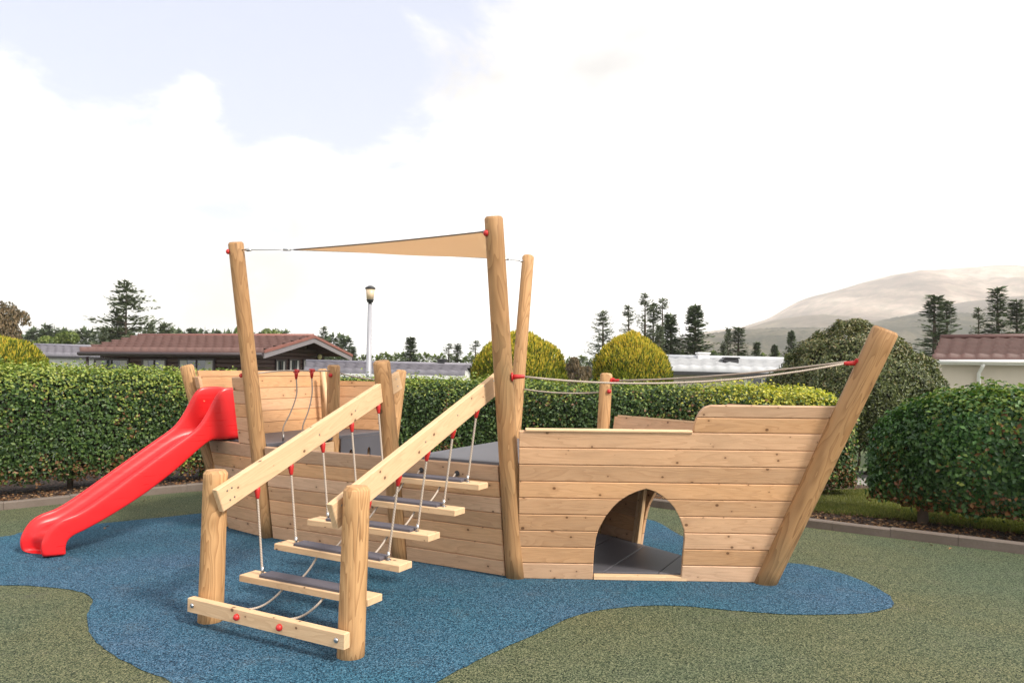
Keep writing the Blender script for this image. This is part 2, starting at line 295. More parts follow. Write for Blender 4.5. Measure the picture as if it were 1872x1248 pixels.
# ---------------------------------------------------------------- object helpers
def tag(o, label=None, cat=None, group=None, kind=None):
    for k, v in (('label', label), ('category', cat), ('group', group), ('kind', kind)):
        if v: o[k] = v
    return o
def empty(name, loc, label, cat, group=None):
    o = bpy.data.objects.new(name, None); COL.objects.link(o); o.location = loc; o.empty_display_size = .2
    return tag(o, label, cat, group)
def wloc(p):
    v = Vector((0, 0, 0))
    while p is not None: v += p.location; p = p.parent
    return v
class MB:
    """collects world-space geometry with UVs and links it as one mesh"""
    def __init__(s): s.v = []; s.f = []; s.uv = []; s.sm = []
    def face(s, idx, uvs=None, smooth=False):
        s.f.append(tuple(idx)); s.uv.append(uvs if uvs else [(0, 0)]*len(idx)); s.sm.append(smooth)
    def add(s, *pts):
        n = len(s.v); s.v.extend(Vector(p) for p in pts); return n
    def prism(s, poly, O, S, T, Nn, th, uvo=None, bev=0.0):
        """2D outline (s,t), CCW seen against Nn, extruded by th back from the front plane"""
        O, S, T, Nn = map(Vector, (O, S, T, Nn)); n = len(poly)
        if uvo is None: uvo = (random.uniform(0, 50), random.uniform(0, 50))
        area = sum(poly[i][0]*poly[(i+1) % n][1]-poly[(i+1) % n][0]*poly[i][1] for i in range(n))
        if area < 0: poly = poly[::-1]
        flip = S.cross(T).dot(Nn) < 0
        def U(p, d=0): return (p[0]+uvo[0], p[1]+d+uvo[1])
        rings = []
        if bev:
            ins = inset(poly, bev); rings = [(ins, 0), (poly, bev), (poly, th)]
        else: rings = [(poly, 0), (poly, th)]
        base = []
        for r, d in rings:
            b = s.add(*[O+S*p[0]+T*p[1]-Nn*d for p in r]); base.append(b)
        def F(idx, uvs):
            if flip: idx = idx[::-1]; uvs = uvs[::-1]
            s.face(idx, uvs)
        F([base[0]+i for i in range(n)], [U(p) for p in rings[0][0]])
        F([base[-1]+i for i in range(n)][::-1], [U(p) for p in poly][::-1])
        for k in range(len(rings)-1):
            a, b = base[k], base[k+1]; d0, d1 = rings[k][1], rings[k+1][1]
            for i in range(n):
                j = (i+1) % n
                F([a+j, a+i, b+i, b+j], [U(poly[j], d0), U(poly[i], d0), U(poly[i], d1), U(poly[j], d1)])
    def box(s, c, X, Y, Z, sx, sy, sz, bev=.003):
        """box centred on c with axes X (length), Y, Z; UV along X"""
        c, X, Y, Z = map(Vector, (c, X, Y, Z)); 
        s.prism([(-sx/2, -sy/2), (sx/2, -sy/2), (sx/2, sy/2), (-sx/2, sy/2)], c+Z*sz/2, X, Y, Z, sz, None, bev)
    def abox(s, x0, x1, y0, y1, z0, z1, bev=0):
        s.box(((x0+x1)/2, (y0+y1)/2, (z0+z1)/2), (1, 0, 0), (0, 1, 0), (0, 0, 1), x1-x0, y1-y0, z1-z0, bev)
    def tube(s, pts, r, seg=8, caps=True, radii=None):
        pts = [Vector(p) for p in pts]; n = len(pts); prev = None; ring = []; ln = 0
        for i, p in enumerate(pts):
            t = (pts[min(i+1, n-1)]-pts[max(i-1, 0)]).normalized()
            if prev is None: a = t.orthogonal().normalized()
            else: a = (prev-t*prev.dot(t)).normalized()
            prev = a; bb = t.cross(a); rr = radii[i] if radii else r
            if i: ln += (p-pts[i-1]).length
            ring.append((s.add(*[p+(a*math.cos(2*math.pi*k/seg)+bb*math.sin(2*math.pi*k/seg))*rr for k in range(seg)]), ln))
        for (a, la), (b, lb) in zip(ring, ring[1:]):
            for k in range(seg):
                j = (k+1) % seg; s.face([a+k, a+j, b+j, b+k], [(la, k/seg), (la, (k+1)/seg), (lb, (k+1)/seg), (lb, k/seg)], True)
        if caps:
            s.face([ring[0][0]+k for k in range(seg)][::-1]); s.face([ring[-1][0]+k for k in range(seg)])
    def ball(s, c, r, seg=10, sc=(1, 1, 1)):
        c = Vector(c); rings = seg//2; b = []
        for i in range(1, rings):
            th = math.pi*i/rings
            b.append(s.add(*[c+Vector((math.sin(th)*math.cos(2*math.pi*k/seg)*sc[0], math.sin(th)*math.sin(2*math.pi*k/seg)*sc[1], math.cos(th)*sc[2]))*r for k in range(seg)]))
        t = s.add(c+Vector((0, 0, r*sc[2]))); d = s.add(c-Vector((0, 0, r*sc[2])))
        for k in range(seg):
            j = (k+1) % seg; s.face([t, b[0]+k, b[0]+j], None, True); s.face([d, b[-1]+j, b[-1]+k], None, True)
            for a, e in zip(b, b[1:]): s.face([a+k, e+k, e+j, a+j], None, True)
    def build(s, name, m, parent=None, label=None):
        o0 = wloc(parent) if parent else Vector((0, 0, 0))
        me = bpy.data.meshes.new(name); me.from_pydata([tuple(v-o0) for v in s.v], [], s.f)
        uv = me.uv_layers.new(name='UVMap'); uv.data.foreach_set('uv', [c for f in s.uv for u in f for c in u])
        me.polygons.foreach_set('use_smooth', s.sm); me.materials.append(m); me.update()
        o = bpy.data.objects.new(name, me); COL.objects.link(o)
        if parent: o.parent = parent
        if label: o['label'] = label
        return o
def inset(poly, d):
    n = len(poly); res = []
    for i in range(n):
        p0, p1, p2 = Vector(poly[i-1]), Vector(poly[i]), Vector(poly[(i+1) % n])
        e1 = (p1-p0); e2 = (p2-p1)
        if e1.length < 1e-7 or e2.length < 1e-7: res.append(tuple(p1)); continue
        e1.normalize(); e2.normalize(); n1 = Vector((-e1.y, e1.x)); n2 = Vector((-e2.y, e2.x))
        b = n1+n2
        if b.length < 1e-4: res.append(tuple(p1)); continue
        b = b/max(.35, b.dot(n1)) ; res.append(tuple(p1+b*d))
    return res
def nmesh(name, verts, faces, m, parent=None, smooth=False, label=None):
    """numpy mesh: verts (n,3), faces (k,3|4)"""
    o0 = wloc(parent) if parent else Vector((0, 0, 0))
    verts = np.asarray(verts, dtype=np.float32)-np.array(o0, dtype=np.float32); faces = np.asarray(faces, dtype=np.int32)
    me = bpy.data.meshes.new(name); k = faces.shape[1]
    me.vertices.add(len(verts)); me.vertices.foreach_set('co', verts.ravel())
    me.loops.add(faces.size); me.loops.foreach_set('vertex_index', faces.ravel())
    me.polygons.add(len(faces)); me.polygons.foreach_set('loop_start', np.arange(0, faces.size, k, dtype=np.int32))
    try: me.polygons.foreach_set('loop_total', np.full(len(faces), k, dtype=np.int32))
    except Exception: pass
    if smooth: me.polygons.foreach_set('use_smooth', np.ones(len(faces), dtype=bool))
    me.update(calc_edges=True); me.materials.append(m)
    o = bpy.data.objects.new(name, me); COL.objects.link(o)
    if parent: o.parent = parent
    if label: o['label'] = label
    return o
def rnd_unit(n):
    v = RNG.normal(size=(n, 3)); return v/np.linalg.norm(v, axis=1, keepdims=True)
def nrm(a): return a/np.maximum(1e-9, np.linalg.norm(a, axis=1, keepdims=True))
def leaves(P, Nn, size, asp=.62, spread=.8, updir=None, fold=.18):
    """folded rhombus leaves at points P facing roughly Nn"""
    n = len(P); nn = nrm(Nn+rnd_unit(n)*spread)
    t = rnd_unit(n) if updir is None else nrm(np.array(updir)[None, :]+rnd_unit(n)*.55)
    t = nrm(t-nn*np.sum(t*nn, axis=1, keepdims=True)); b = np.cross(nn, t)
    sz = (size*RNG.uniform(.65, 1.25, n))[:, None]
    v = np.empty((n, 4, 3)); v[:, 0] = P-t*sz*.5; v[:, 1] = P+b*sz*asp*.5+nn*sz*fold; v[:, 2] = P+t*sz*.5; v[:, 3] = P-b*sz*asp*.5+nn*sz*fold
    i = np.arange(n)[:, None]*4; f = np.concatenate([i+np.array([[0, 1, 2]]), i+np.array([[0, 2, 3]])], axis=0)
    return v.reshape(-1, 3), f
def pole(name, base, top, r0, r1, m, parent, label=None, seg=28, bev=.018):
    base, top = Vector(base), Vector(top); ln = (top-base).length; me = bpy.data.meshes.new(name); bm = bmesh.new()
    rings = []; zs = [-.05]+[ln*i/14 for i in range(1, 14)]+[ln-bev, ln]; ph = random.uniform(0, 9)
    for z in zs:
        r = r0+(r1-r0)*max(0, z)/ln
        if z == ln: r -= bev*.8
        ring = []
        for k in range(seg):
            a = 2*math.pi*k/seg; rr = r*(1+.018*noise.noise((math.cos(a)*1.2+ph, math.sin(a)*1.2, z*1.3+ph)))
            ring.append(bm.verts.new((rr*math.cos(a), rr*math.sin(a), z)))
        rings.append(ring)
    for i, (a, b) in enumerate(zip(rings, rings[1:])):
        for k in range(seg):
            f = bm.faces.new((a[k], a[(k+1) % seg], b[(k+1) % seg], b[k])); f.smooth = i < len(rings)-2
    bm.faces.new(rings[-1]); bm.faces.new(rings[0][::-1]); bm.to_mesh(me); bm.free(); me.materials.append(m)
    o = bpy.data.objects.new(name, me); COL.objects.link(o)
    q = (top-base).to_track_quat('Z', 'Y'); o.parent = parent
    o.matrix_local = Matrix.Translation(base-wloc(parent)) @ q.to_matrix().to_4x4()
    if label: o['label'] = label
    return o
def child_of(o, p):
    """make the world-space built object o a sub-part of the posed object p"""
    bpy.context.view_layer.update(); mw = o.matrix_world.copy(); o.parent = p; o.matrix_parent_inverse = p.matrix_world.inverted(); o.matrix_basis = mw
# ---------------------------------------------------------------- setting: ground
def gz(y): return 0 if y < 13 else (-.9*min(1, (y-13)/8.0))
xs = np.unique(np.concatenate([np.linspace(-40, 40, 41), np.linspace(-200, 200, 21), np.linspace(-5000, 5000, 21)]))
ys = np.unique(np.concatenate([np.linspace(-30, 40, 71), np.linspace(40, 400, 19), np.linspace(400, 6000, 15)]))
gv = np.array([(x, y, gz(y)-.03+(.0 if y < 14 else .0)) for y in ys for x in xs]); nx = len(xs)
gf = np.array([(j*nx+i, j*nx+i+1, (j+1)*nx+i+1, (j+1)*nx+i) for j in range(len(ys)-1) for i in range(nx-1)])
tag(nmesh('ground', gv, gf, M['terrain']), kind='structure')
def smooth_path(pts, n=8):
    pts = [Vector(p).to_3d() for p in pts]; res = []
    for i in range(len(pts)-1):
        p0, p1, p2, p3 = pts[max(i-1, 0)], pts[i], pts[i+1], pts[min(i+2, len(pts)-1)]
        for k in range(n):
            t = k/n; res.append(.5*((2*p1)+(-p0+p2)*t+(2*p0-5*p1+4*p2-p3)*t*t+(-p0+3*p1-3*p2+p3)*t**3))
    res.append(pts[-1]); return res
KERB = smooth_path([(-9.5, 5.2), (-7.6, 7.2), (-6.1, 8.8), (-4.3, 10.35), (-2.4, 11.1), (-.6, 11.0), (.7, 10.3), (1.9, 9.35), (3.26, 8.32), (4.95, 7.13), (7.2, 5.5), (9.5, 3.7)], 8)
def sheet(name, pts, z, m):
    bm = bmesh.new(); vs = [bm.verts.new((p[0], p[1], z)) for p in pts]; f = bm.faces.new(vs); f.normal_update()
    if f.normal.z < 0: f.normal_flip()
    bmesh.ops.triangulate(bm, faces=[f]); me = bpy.data.meshes.new(name); bm.to_mesh(me); bm.free(); me.materials.append(m)
    o = bpy.data.objects.new(name, me); COL.objects.link(o); o['kind'] = 'structure'; return o
sheet('playground_surface', [(p.x, p.y) for p in KERB]+[(9.5, -6), (-9.5, -6)], 0, M['green_rubber'])
bl = [(-1200, 1150), (-500, 1060), (-200, 990), (0, 981), (40, 973), (110, 964), (192, 956), (303, 945), (370, 938), (470, 932), (600, 924), (760, 918), (900, 918), (1030, 924), (1110, 934), (1182, 949), (1206, 956), (1245, 979), (1300, 1000), (1380, 1022), (1440, 1029), (1478, 1033), (1528, 1045), (1573, 1060), (1617, 1083), (1632, 1098), (1623, 1113),
      (1558, 1122), (1440, 1123), (1340, 1116), (1250, 1108), (1180, 1107), (1100, 1115), (1040, 1130), (980, 1159), (900, 1194), (820, 1235), (700, 1300), (560, 1360), (400, 1310), (310, 1245), (278, 1232), (229, 1209), (183, 1180), (163, 1154), (159, 1130), (164, 1112), (170, 1098), (158, 1086), (140, 1080), (82, 1073), (0, 1070), (-300, 1075), (-900, 1160)]
bp = smooth_path([ground(x, y).xy.to_3d() for x, y in bl+bl[:1]], 5)[:-1]
bp = [p+Vector((noise.noise(p*9), noise.noise(p*9+Vector((9, 3, 1))), 0))*.012 for p in bp]
sheet('blue_surface', [(p.x, p.y) for p in bp], .004, M['blue_rubber'])
# soil bed behind the kerb, pale road behind the hedge
def offset(path, d):
    res = []
    for i, p in enumerate(path):
        t = (path[min(i+1, len(path)-1)]-path[max(i-1, 0)]); t.normalize(); res.append(p+Vector((-t.y, t.x, 0))*d)
    return res
kb = offset(KERB, .10)
sheet('flower_bed', [(p.x, p.y) for p in kb]+[(11, 5), (11, 7.2), (6.5, 10.6), (4.6, 11.6), (1, 12.9), (-5, 12.9), (-9, 11), (-12, 8)], .03, M['soil'])
sheet('road', [(-14, 12.93), (20, 12.93), (20, 10.75), (6.2, 10.72), (4.75, 11.75), (1.1, 12.92)], .012, M['road'])
# kerb: separate cast stones in one line
kroot = empty('kerb', (KERB[0].x, KERB[0].y, 0), 'worn brown concrete kerb edging round the rubber playground', 'kerb')
acc_l = 0; seg = []; ki = offset(KERB, .11)
fine = smooth_path(KERB, 3); fin2 = offset(fine, .105)
kb_ = MB(); i = 0; step = 7
while i < len(fine)-1:
    j = min(i+step, len(fine)-1)
    a, b, c, d = fine[i], fine[j], fin2[j], fin2[i]; t = (b-a).normalized()*.0015; a = a+t; d = d+t; b = b-t; c = c-t
    h = .095+random.uniform(-.006, .006); dx = random.uniform(-.004, .004); nn_ = Vector((-t.y, t.x, 0)).normalized()
    pts = [a, b, c, d]; lo = kb_.add(*[Vector((p.x, p.y, -.05))+nn_*dx for p in pts]); hi = kb_.add(*[Vector((p.x, p.y, h-.012))+nn_*dx for p in pts])
    cc = (a+b+c+d)/4; tp = kb_.add(*[Vector((p.x+(cc.x-p.x)*.0, p.y, h))+nn_*(dx+(.012 if k < 2 else -.012)) for k, p in enumerate(pts)])
    for q in range(4):
        r = (q+1) % 4; kb_.face([lo+q, lo+r, hi+r, hi+q]); kb_.face([hi+q, hi+r, tp+r, tp+q])
    kb_.face([tp, tp+1, tp+2, tp+3]); i = j
kb_.build('kerb_stones', M['kerb'], kroot)
# ---------------------------------------------------------------- the play ship
O = Vector((.036, 6.196, 0)); UX = Vector((.877, -.480, 0)).normalized(); IN = Vector((.480, .877, 0)).normalized(); ZZ = Vector((0, 0, 1))
W0 = 1.82; LEAN = .15
def S(u, i, z=0.0): return O+UX*u+IN*i+ZZ*z
ship = empty('play_ship', O, 'wooden pirate ship climbing frame with red slide and rope step bridge on blue rubber', 'play ship')
BOW = (1.83, W0/2)
def wall(name, a, b, out, lean, boards, left=None, right=None, cut=None, th=.035, matl='hull', bh=.139, gap=.006, z0=.012, skip=None, labels=None, cap=None):
    """board wall from base point a to b (u,i); boards = list of (t0,t1); left/right(t)->s limits; cut(t)->(s0,s1) or None"""
    A, B = S(*a), S(*b); Sx = (B-A).normalized(); ln = (B-A).length
    Nn = Vector(out).normalized(); T = (ZZ+Nn*lean).normalized(); Nf = Sx.cross(T).normalized()
    if Nf.dot(Nn) < 0: Nf = -Nf
    mb = MB()
    lf = left or (lambda t: 0.0); rf = right or (lambda t: ln)
    for (t0, t1, *opt) in boards:
        a0, a1 = t0+gap/2, t1-gap/2
        def outline(l0, l1, rr): return rr
        lo, hi = (opt[0] if opt else None), (opt[1] if len(opt) > 1 else None)
        L0 = lf(a0) if lo is None else lo(a0); L1 = lf(a1) if lo is None else lo(a1)
        R0 = rf(a0) if hi is None else hi(a0); R1 = rf(a1) if hi is None else hi(a1)
        sl = [(L0, a0)]; 
        lefts = [( (lf(t) if lo is None else lo(t)), t) for t in np.linspace(a0, a1, 7)] if (lo is not None) else [(L0, a0), (L1, a1)]
        rights = [((rf(t) if hi is None else hi(t)), t) for t in np.linspace(a0, a1, 7)] if (hi is not None) else [(R0, a0), (R1, a1)]
        polys = []
        if cut and cut(a0):
            ts = np.linspace(a0, a1, 14); cl = [(cut(t)[0], t) for t in ts if cut(t)]; cr = [(cut(t)[1], t) for t in ts if cut(t)]
            if cut(a1):
                polys.append([lefts[0]]+cl+lefts[::-1][:-1]) ; polys.append([cr[0]]+rights+cr[::-1][:-1])
            else:
                ap = cut('apex'); polys.append([lefts[0]]+cl+[ap]+cr[::-1]+rights+lefts[::-1][:-1])
        else: polys.append(lefts+rights[::-1])
        for pl in polys:
            mb.prism([(float(x), float(y)) for x, y in pl], A+Nf*0, Sx, T, Nf, th, None, .005)
        # tongue closing the joint above this board
    ts = [b_[1] for b_ in boards][:-1]
    for k, t in enumerate(ts):
        lo = boards[k+1][2] if len(boards[k+1]) > 2 and boards[k+1][2] else lf; x0 = max(lo(t), lf(t))+.01; x1 = (boards[k+1][3] if len(boards[k+1]) > 3 and boards[k+1][3] else rf)(t)-.01; spans = [(x0, x1)]
        if cut and cut(t): c = cut(t); spans = [(x0, c[0]-.004), (c[1]+.004, x1)]
        for (p, q) in spans:
            if q-p > .02: mb.prism([(p, t-.008), (q, t-.008), (q, t+.008), (p, t+.008)], A-Nf*.014, Sx, T, Nf, .008)
    o = mb.build(name, M[matl], ship)
    return o, A, Sx, T, Nf
NB = [(k*.1345, (k+1)*.1345) for k in range(7)]          # low waist boards
# near waist
wall('waist_wall', (-1.10, 0), (-.09, 0), -IN, LEAN, NB)
wall('waist_wall', (-2.77, 0), (-1.27, 0), -IN, LEAN, NB)
# bow, both sides, with pointed arch door
ARCH = [(.0, .0), (0.28, .0), (.45, .018), (.58, .055), (.66, .10), (.74, .175), (.80, .26), (.835, .33), (.86, .365)]
def arch(s0, s1, H):
    wd = s1-s0
    ti = [0, .30, .46, .557, .70, .80, .866, .93, .975]; left = [0, .01, .03, .058, .135, .215, .285, .385, .49]; right = [1.0, 1.01, 1.02, 1.015, .955, .895, .835, .75, .67]
    def c(t):
        if t == 'apex': return (s0+wd*.575, H)
        f = t/H
        if f >= .975: return None
        return (s0+wd*float(np.interp(f, ti, left)), s0+wd*float(np.interp(f, ti, right)))
    return c
BB = [(k*.1393, (k+1)*.1393) for k in range(9)]
TT = BB[-1][1]
def bow_side(side):
    a = (0.04, 0.0) if side > 0 else (.04, W0); b = BOW
    A, B = S(*a), S(*b); d = (B-A).normalized(); out = Vector((d.y, -d.x, 0));
    if out.dot(-IN*side) < 0: out = -out
    ln = (B-A).length
    # rake of the bow post seen in the plane of the wall
    rk = (UX*.46).dot(d)*.95
    rf = lambda t: ln-.075+rk*t
    rs = 1.39
    def curve(t):
        q = (t-TT)/.222; q = min(1, max(0, q)); return rs+.13*(1-math.sqrt(max(0, 1-q*q)))
    hh = .225 if side > 0 else .20
    hi = [(TT, TT+.125, curve), (TT+.125, TT+hh, curve)]
    return wall('bow_wall', a, b, out, .178, BB+hi, right=rf, cut=arch(.61, 1.335, .785))
o, A, Sx, T, Nf = bow_side(1)
mb = MB(); mb.box(A+Sx*1.0+ZZ*.022-Nf*.02, Sx, Nf, ZZ, .76, .05, .03); mb.build('door_sill', M['beam'], ship)
mb = MB(); mb.box(A+Sx*.715+T*(TT+.006)-Nf*.014, Sx, T, Nf, 1.33, .018, .05, .004); mb.build('top_rail', M['beam'], ship)
o, A, Sx, T, Nf = bow_side(-1)
mb = MB(); mb.box(A+Sx*.715+T*(TT+.006)-Nf*.014, Sx, T, Nf, 1.33, .018, .05, .004); mb.build('top_rail', M['beam'], ship)
mb = MB()
for q in (.55, .60): mb.box(A+Sx*q+T*.45-Nf*.06, T, Sx, Nf, .86, .028, .045)
mb.build('door_frame', M['beam'], ship)
# stern quarter with the slide opening (near), quarter (far) and transom
SB = (-3.587, .108); ST = (-3.93, -.165, 1.735); SFB = (-3.587, W0-.108); SFT = (-3.90, W0+.05, 1.70)
H12 = [(k*.1365, (k+1)*.1365) for k in range(12)]
lnq = (S(*SB)-S(-2.95, 0.0)).length
rkq = .235
lq = lambda t: .06-rkq*t                      # s runs from the stern corner to the mast
oq = Vector((-IN.x, -IN.y, 0))
slot0, slot1 = lambda t: .06-rkq*t+(.085 if t > 1.36 else .03), lambda t: lnq-.20-.02*t
low = [h for h in H12 if h[1] < 1.0]; up = [h for h in H12 if h[1] > 1.0]
wall('stern_side_wall', SB, (-2.95, 0.0), oq, .155, low, left=lq)
wall('stern_side_wall', SB, (-2.95, 0.0), oq, .155, [(a, b, None, slot0) for a, b in up], left=lq)
wall('stern_side_wall', SB, (-2.95, 0.0), oq, .155, [(a, b, slot1) for a, b in up], left=lq)
wall('stern_side_wall', (-3.587, W0-.108), (-2.88, W0), IN, .155, H12[:11]+[(H12[10][1], H12[10][1]+.07)], left=lambda t: .06-rkq*t)
tw = (S(*SFB)-S(*SB)).length
def tl(t): return .09-.155*t
def tr_(t): return tw-.09+.10*t
wall('transom', SB, SFB, -UX, .19, H12+[(H12[-1][1], H12[-1][1]+.07)], left=tl, right=tr_)
mb = MB(); 
for (u, i) in ((-3.50, W0-.21), (-3.42, W0-.13)): mb.tube([S(u, i, .9), S(u-.2, i+.06, 1.68)], .028, 8)
mb.build('corner_batten', M['beam'], ship)
# posts and masts
def mast(u, i, tu, ti, tz, r0, r1, name='mast', m='mast', label=None): return pole(name, S(u, i, 0), S(tu, ti, tz), r0, r1, M[m], ship, label)
near_mast = mast(0, .03, .0, -.40, 2.94, .083, .074, label='tall near mast with the sail corner')
stern_mast = mast(-2.87, .03, -2.87, -.46, 2.94, .080, .072, label='tall mast beside the red slide')
far_mast = mast(-1.08, W0+.0, -1.08, W0+.46, 3.07, .078, .07, m='pole', label='tall far mast behind the near mast')
waist_post = mast(-1.18, .03, -1.18, -.305, 1.79, .079, .075, 'post', 'mast')
far_post = mast(0, W0, 0, W0+.235, 1.69, .07, .066, 'post', 'pole')
ladder_post = mast(-2.85, .933, -2.85, .933, 1.757, .074, .070, 'post', 'pole')
stern_post = pole('post', S(-3.66, .20), S(-4.08, -.05, 1.735), .078, .072, M['pole'], ship)
pole('post', S(SFB[0], SFB[1]), S(*SFT), .072, .068, M['pole'], ship)
pole('post', S(-2.80, W0), S(-2.80, W0+.30, 1.70), .072, .068, M['pole'], ship)
bow_post = pole('bow_post', S(BOW[0], BOW[1], -.02), S(2.74, W0/2, 2.06), .084, .096, M['mast'], ship, 'thick leaning bow post')
# decks
mb = MB()
def deck(mb, pts, z, th=.035):
    P = [S(u, i, z) for u, i in pts]; mb.prism([(p.x, p.y) for p in P], (0, 0, z), (1, 0, 0), (0, 1, 0), (0, 0, 1), th, None, .004)
deck(mb, [(-1.0, -.10), (-.09, -.10), (.05, -.06), (1.75, W0/2-.12), (1.95, W0/2), (1.75, W0/2+.12), (.05, W0+.06), (-1.0, W0+.06)], .955); mb.build('deck', M['hdpe'], ship, 'grey foredeck')
mb = MB(); deck(mb, [(-2.80, -.08), (-2.80, W0+.05), (-3.55, W0-.1), (-3.75, W0-.22), (-3.75, .08), (-3.55, .05)], .955); mb.build('deck', M['hdpe'], ship, 'grey stern deck')
mb = MB()
for k in range(7):
    u0 = -.95+k*.40; u1 = u0+.394
    f = lambda u: (0.05 if u < 0 else .05+max(0, u)*(W0/2)/1.83)
    if u1 > 1.72: u1 = 1.72
    if u0 >= u1-.02: break
    deck(mb, [(u0, f(u0)), (u1, f(u1)), (u1, W0-f(u1)), (u0, W0-f(u0))], .055, .03)
mb.build('cabin_floor', M['hdpe'], ship)
# fascia under the stern deck with two small arched holes, wood board in front
def holes_panel(mb, u, i0, i1, z0, z1, hs, th=.016):
    A = S(u, i0, z0); X = IN
    xs_ = [0]+[x for h in hs for x in (h-i0-.028, h-i0+.028)]+[i1-i0]; hh = .11
    for k in range(0, len(xs_), 2): mb.prism([(xs_[k], 0), (xs_[k+1], 0), (xs_[k+1], z1-z0), (xs_[k], z1-z0)], A, X, ZZ, UX, th)
    for h in hs:
        c = h-i0; zc = z1-z0-.20; arcp = [(c-.028*math.cos(q), zc+.03+.028*math.sin(q)*1.4) for q in np.linspace(0, math.pi, 9)]
        mb.prism([(c-.028, z1-z0)]+arcp[:1]+arcp[1:]+[(c+.028, z1-z0)], A, X, ZZ, UX, th)
        mb.prism([(c-.028, 0), (c+.028, 0), (c+.028, zc-.045), (c-.028, zc-.045)], A, X, ZZ, UX, th)
mb = MB(); holes_panel(mb, -2.79, 1.01, W0-.07, .30, .918, (1.18, 1.50)); mb.build('hole_panel', M['hdpe'], ship)
mb = MB(); mb.box(S(-2.775, .46, .84), IN, ZZ, UX, .80, .12, .035); mb.build('deck_fascia', M['beam'], ship)
mb = MB(); mb.box(S(-.985, W0/2, .50), IN, ZZ, UX, W0-.25, .80, .016); mb.build('added_light_baffle', M['hdpe'], ship)  # unseen panel, added behind the cabin only to darken its inside
mb = MB()
for k in range(3): mb.box(S(-2.35+.35*k, W0*.5, .30+.0*k), IN, UX, ZZ, W0-.3, .33, .03)
mb.build('waist_floor', M['hdpe'], ship)
# red fittings
def cone(parent, p, d, ln=.075, r=.022, name='rope_cap'):
    p, d = Vector(p), Vector(d).normalized(); mb = MB(); mb.tube([p, p+d*ln*.25, p+d*ln, p+d*(ln+.008)], r, 12, True, [r*.8, r*.95, r*.55, r*.4]); return mb.build(name, M['red'], parent)
def button(parent, p, d, r=.024):
    p, d = Vector(p), Vector(d).normalized(); mb = MB(); mb.tube([p, p+d*.012, p+d*.022, p+d*.026], r, 14, True, [r, r*.95, r*.6, r*.2]); return mb.build('bolt_cap', M['red'], parent)
def rope_pts(a, b, sag, n=14):
    a, b = Vector(a), Vector(b); return [a.lerp(b, k/n)-ZZ*sag*4*(k/n)*(1-k/n) for k in range(n+1)]
def rope(a, b, sag=0, r=.008, parent=ship, name='rope', pts=None):
    mb = MB(); mb.tube(pts or rope_pts(a, b, sag), r, 8); return mb.build(name, M['rope'], parent)
def flange(p, d, name='rope_flange'):
    p, d = Vector(p), Vector(d).normalized(); mb = MB(); mb.tube([p, p+d*.012], .036, 14); mb.tube([p+d*.012, p+d*.05, p+d*.10, p+d*.105], .02, 12, True, [.022, .018, .015, .010]); return mb.build(name, M['red'], ship)
def along(a, b, t): return S(*a).lerp(S(*b), t)
mz = lambda z: S(0, .03-.43*z/2.94, z)                   # axis of the near mast
bz = lambda z: S(BOW[0]+(2.74-BOW[0])*z/2.06, BOW[1], z)  # axis of the bow post
# bow ropes
a0 = mz(1.665)+UX*.075; b0 = bz(1.80)-UX*.085-IN*.02
d_ = (b0-a0).normalized(); flange(a0, d_); flange(b0, -d_)
rope(a0+d_*.09, b0-d_*.09, .10)
c0 = S(.075, W0+.22, 1.61); d2 = (b0-c0).normalized(); flange(c0, d2); rope(c0+d2*.09, b0-d_*.085+ZZ*.012, .03)
rope(S(-1.0, W0+.22, 1.50), S(-.07, W0+.21, 1.485), .025); button(ship, S(.06, W0+.16, 1.50), (UX-IN).normalized())
# stern ladder ropes
pm = lambda z: S(-2.87, .03-.49*z/2.94, z)
e0 = pm(1.66)+IN*.08; e1 = S(-2.85, .86, 1.69); hr = []
for k in range(15):
    t = k/14; p = e0.lerp(e1, t)+ZZ*(.03*math.sin(t*math.pi)*(1-t)); hr.append(p)
rope(None, None, pts=hr, name='rope')
for t, uo in ((.52, .0), (.74, .0)):
    p = e0.lerp(e1, t)+ZZ*.01; mb = MB(); mb.tube([p-(e1-e0).normalized()*.03, p+(e1-e0).normalized()*.03], .02, 10); mb.tube([p, p-ZZ*.03, p-ZZ*.085], .018, 10, True, [.02, .02, .012]); mb.build('rope_cap', M['red'], ship)
    q = S(-2.86, .20 if t < .6 else .48, .96); pts = [p-ZZ*.07, p-ZZ*.25+IN*.01, p.lerp(q, .6)+IN*.03, q+ZZ*.14, q]; pts = smooth_path(pts, 5); rope(None, None, pts=pts)
    mb = MB(); mb.tube([q+ZZ*.07, q], .011, 10); mb.build('rope_ferrule', M['steel'], ship)
button(ship, pm(1.64)-UX*.062-IN*.05, -UX*.6-IN); button(ship, S(-2.85, .933, 1.64)-IN*.071+UX*.02, -IN+UX*.3)
rope(S(-2.82, 1.0, 1.665), S(-2.80, W0+.2, 1.60), .04)
for mp_, z in ((mz, 2.80), (pm, 2.84)):
    button(ship, mp_(z)-IN*.068-UX*.035, -IN*.9-UX*.45, .026)
